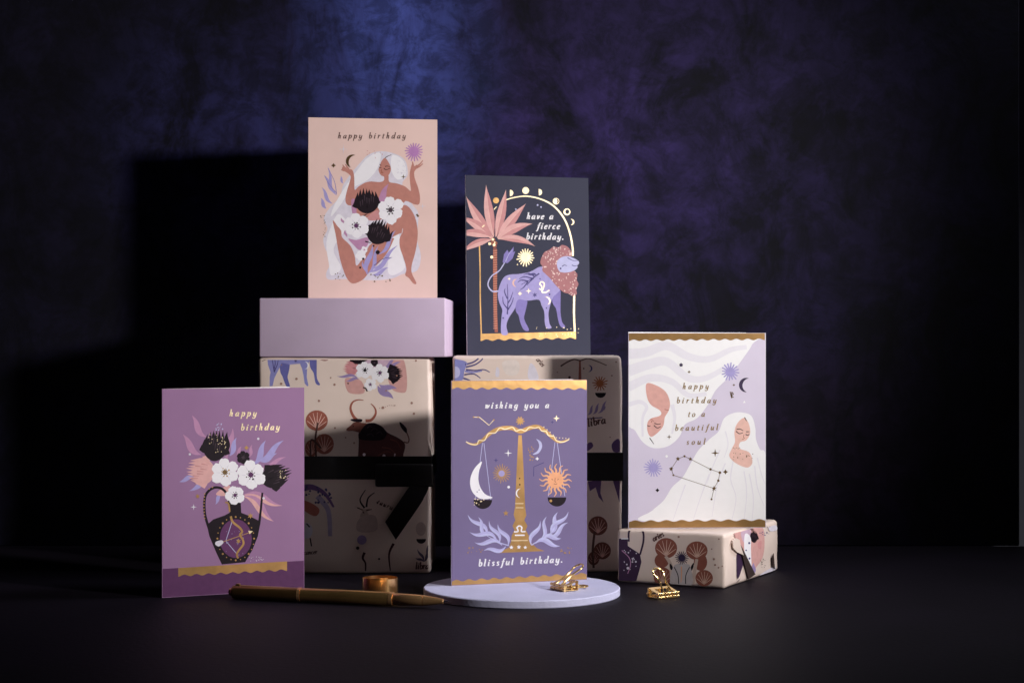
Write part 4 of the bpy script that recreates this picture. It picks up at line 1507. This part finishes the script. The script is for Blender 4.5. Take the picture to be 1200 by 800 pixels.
# ------------------------------------------------------------------ pen
BRASS = principled('pen_brass', lin((206, 164, 104)), .24, .9, .5, .08, 60)
BRASSD = principled('pen_dark_brass', lin((156, 120, 76)), .28, .9, .5, .08, 60)
BRASSL = principled('pen_light_brass', lin((240, 188, 132)), .24, .82, .5, .06, 60)
PR = .0050
pa, pb = Vector((-.1975, 1.205, PR)), Vector((-.0430, 1.1585, PR))
L = (pb - pa).length
t = thing('pen', 'brass pen lying on the table between the vase card and the round disc', 'pen', (pa.x, pa.y, 0), atan2(pb.y - pa.y, pb.x - pa.x))
Z = Matrix.Translation((0, 0, PR))
k = L / 250
link('cap', lathe([(0, PR * .72), (.0012, PR * .92), (.003, PR), (79 * k, PR), (79 * k, PR * .9)], 40), BRASSD, t, True, Z)
link('cap_button', lathe([(-.0022, PR * .35), (-.0018, PR * .5), (0, PR * .5)], 32), BRASSL, t, True, Z)
link('ring', lathe([(79 * k, PR * .9), (79 * k, PR * 1.03), (82.5 * k, PR * 1.03), (82.5 * k, PR * .9)], 40), BRASSL, t, True, Z)
link('barrel', lathe([(82.5 * k, PR * .92), (83 * k, PR * .99), (130 * k, PR), (183 * k, PR * .95), (184 * k, PR * .9)], 40), BRASS, t, True, Z)
link('ring', lathe([(184 * k, PR * .85), (184.2 * k, PR * .97), (188 * k, PR * .95), (188.2 * k, PR * .85)], 40), BRASSL, t, True, Z)
link('grip', lathe([(188.2 * k, PR * .8), (189 * k, PR * .88), (221 * k, PR * .74), (222 * k, PR * .7)], 40), BRASSL, t, True, Z)
link('nose_cone', lathe([(222 * k, PR * .68), (222.6 * k, PR * .73), (236 * k, PR * .5), (244 * k, PR * .32), (244.5 * k, PR * .2)], 40), BRASSL, t, True, Z)
link('tip', lathe([(244.5 * k, PR * .18), (248 * k, PR * .13), (251 * k, PR * .05)], 24), principled('steel', (.55, .55, .58, 1), .25, 1, .5, .04), t, True, Z)
bm = bmesh.new()
box_bm(.0030, .0062, -.0012, .0012, PR * 1.9, PR * 2.0 + .0009, .0004, 2, bm)
link('clip_stub', bm, BRASSD, t, True)

# ------------------------------------------------------------------ curled gold band
GOLDM = principled('gold_metal', lin((240, 190, 130)), .22, .97, .5, .06, 80, .06, 600)
cp = at(446, 697, 1.222)
t = thing('gold_band', 'wide gold band curled into a ring, upright on the table behind the pen', 'ring', (cp.x, 1.222, 0), radians(0))
bm = bmesh.new()
HB, RB = .0128, .0126
prev = None
NS = 84
rows = []
for i in range(NS + 1):
    f = i / NS
    a = radians(-470) + f * radians(405)
    r = RB * (.90 + .13 * f)
    ctr = Vector((r * cos(a), r * sin(a), 0))
    rise = .0016 * max(0, f - .75) / .25
    rows.append((ctr, ctr.normalized(), rise))
for ctr, nn, rise in rows:
    row = [bm.verts.new(ctr + nn * q + Vector((0, 0, z))) for q, z in ((0, 0), (.0006, 0), (.0006, HB + rise), (0, HB + rise))]
    if prev:
        for q in range(4):
            bm.faces.new((prev[q], prev[(q + 1) % 4], row[(q + 1) % 4], row[q]))
    else:
        bm.faces.new(row)
    prev = row
bm.faces.new(prev)
bmesh.ops.recalc_face_normals(bm, faces=bm.faces)
link('curled_strip', bm, GOLDM, t, True)


# ------------------------------------------------------------------ hollow binder clips
def binder_clip(label, loc, rz, up_deg, tone, reach=1.0):
    t = thing('binder_clip', label, 'binder clip', loc, rz, 'gold wire binder clips')
    r = .00068
    Lx, D, Hs = .0186, .0104, .0070
    hx = Lx / 2
    rr = .00115
    # body: jaw tubes at y = 0, spine at y = D; two open side frames
    zj1, zj0 = 3 * rr + .0002, rr
    for z in (zj1, zj0):
        bm = bmesh.new()
        for a, b in ((-hx, -hx * .38), (-hx * .30, hx * .30), (hx * .38, hx)):
            tube(bm, [(a, 0, z), (b, 0, z)], rr, 10)
        link('jaw', bm, tone, t, True)
    for zj, zs in ((zj1 + .0003, Hs), (zj0 - .0002, .0007)):
        bm = bmesh.new()
        for x in (-hx + .0013, hx - .0013):
            box_bm(x - .0013, x + .0013, .0006, D, -.00025, .00025, 0, 1, bm)
        box_bm(-hx, hx, D - .0026, D, -.00022, .00028, 0, 1, bm)
        sl = (zs - zj) / D
        for v in bm.verts:
            v.co.z += zj + sl * v.co.y
        link('side_frame', bm, tone, t)
    bm = bmesh.new()
    for x in (-hx + .001, 0, hx - .001):
        box_bm(x - .0016, x + .0016, D - .0002, D + .0003, .0006, Hs + .0002, 0, 1, bm)
    box_bm(-hx, hx, D + .0003, D + .0006, Hs - .0012, Hs + .0002, 0, 1, bm)
    box_bm(-hx, hx, D + .0003, D + .0006, .0006, .0018, 0, 1, bm)
    link('spine', bm, tone, t)

    def handle(zj, ang):
        ca, sa = cos(ang), sin(ang)
        pr = [(-hx * .34, 0), (-hx * .36, .004), (-hx * .30, .010), (-hx * .40, .0145)]
        arc = [(-.0046 * cos(q), .0165 + .0046 * sin(q)) for q in (pi * i / 8 for i in range(9))]
        prof = catmull(pr + arc + [(-x, y) for x, y in pr[::-1]], False, 3)
        bm = bmesh.new()
        tube(bm, [(x, y * reach * ca, zj + y * reach * sa) for x, y in prof], r, 8)
        return link('wire_handle', bm, tone, t, True)
    handle(zj1 + rr * .2, radians(up_deg))
    handle(zj0 + .0002, radians(1.0))
    return t


CLIPG = principled('clip_gold', lin((240, 204, 140)), .22, .9, .5, .05, 80)
p = at(654, 691, 1.208)
binder_clip('gold wire binder clip lying on the round disc by the foot of the scales card', (p.x, 1.208, TH + .00002), radians(-60), 34, CLIPG, 1.14)
p = at(783, 701, 1.206)
binder_clip('gold wire binder clip with its handle up, on the table before the small gift', (p.x, 1.206, 0), radians(34), 50, CLIPG)
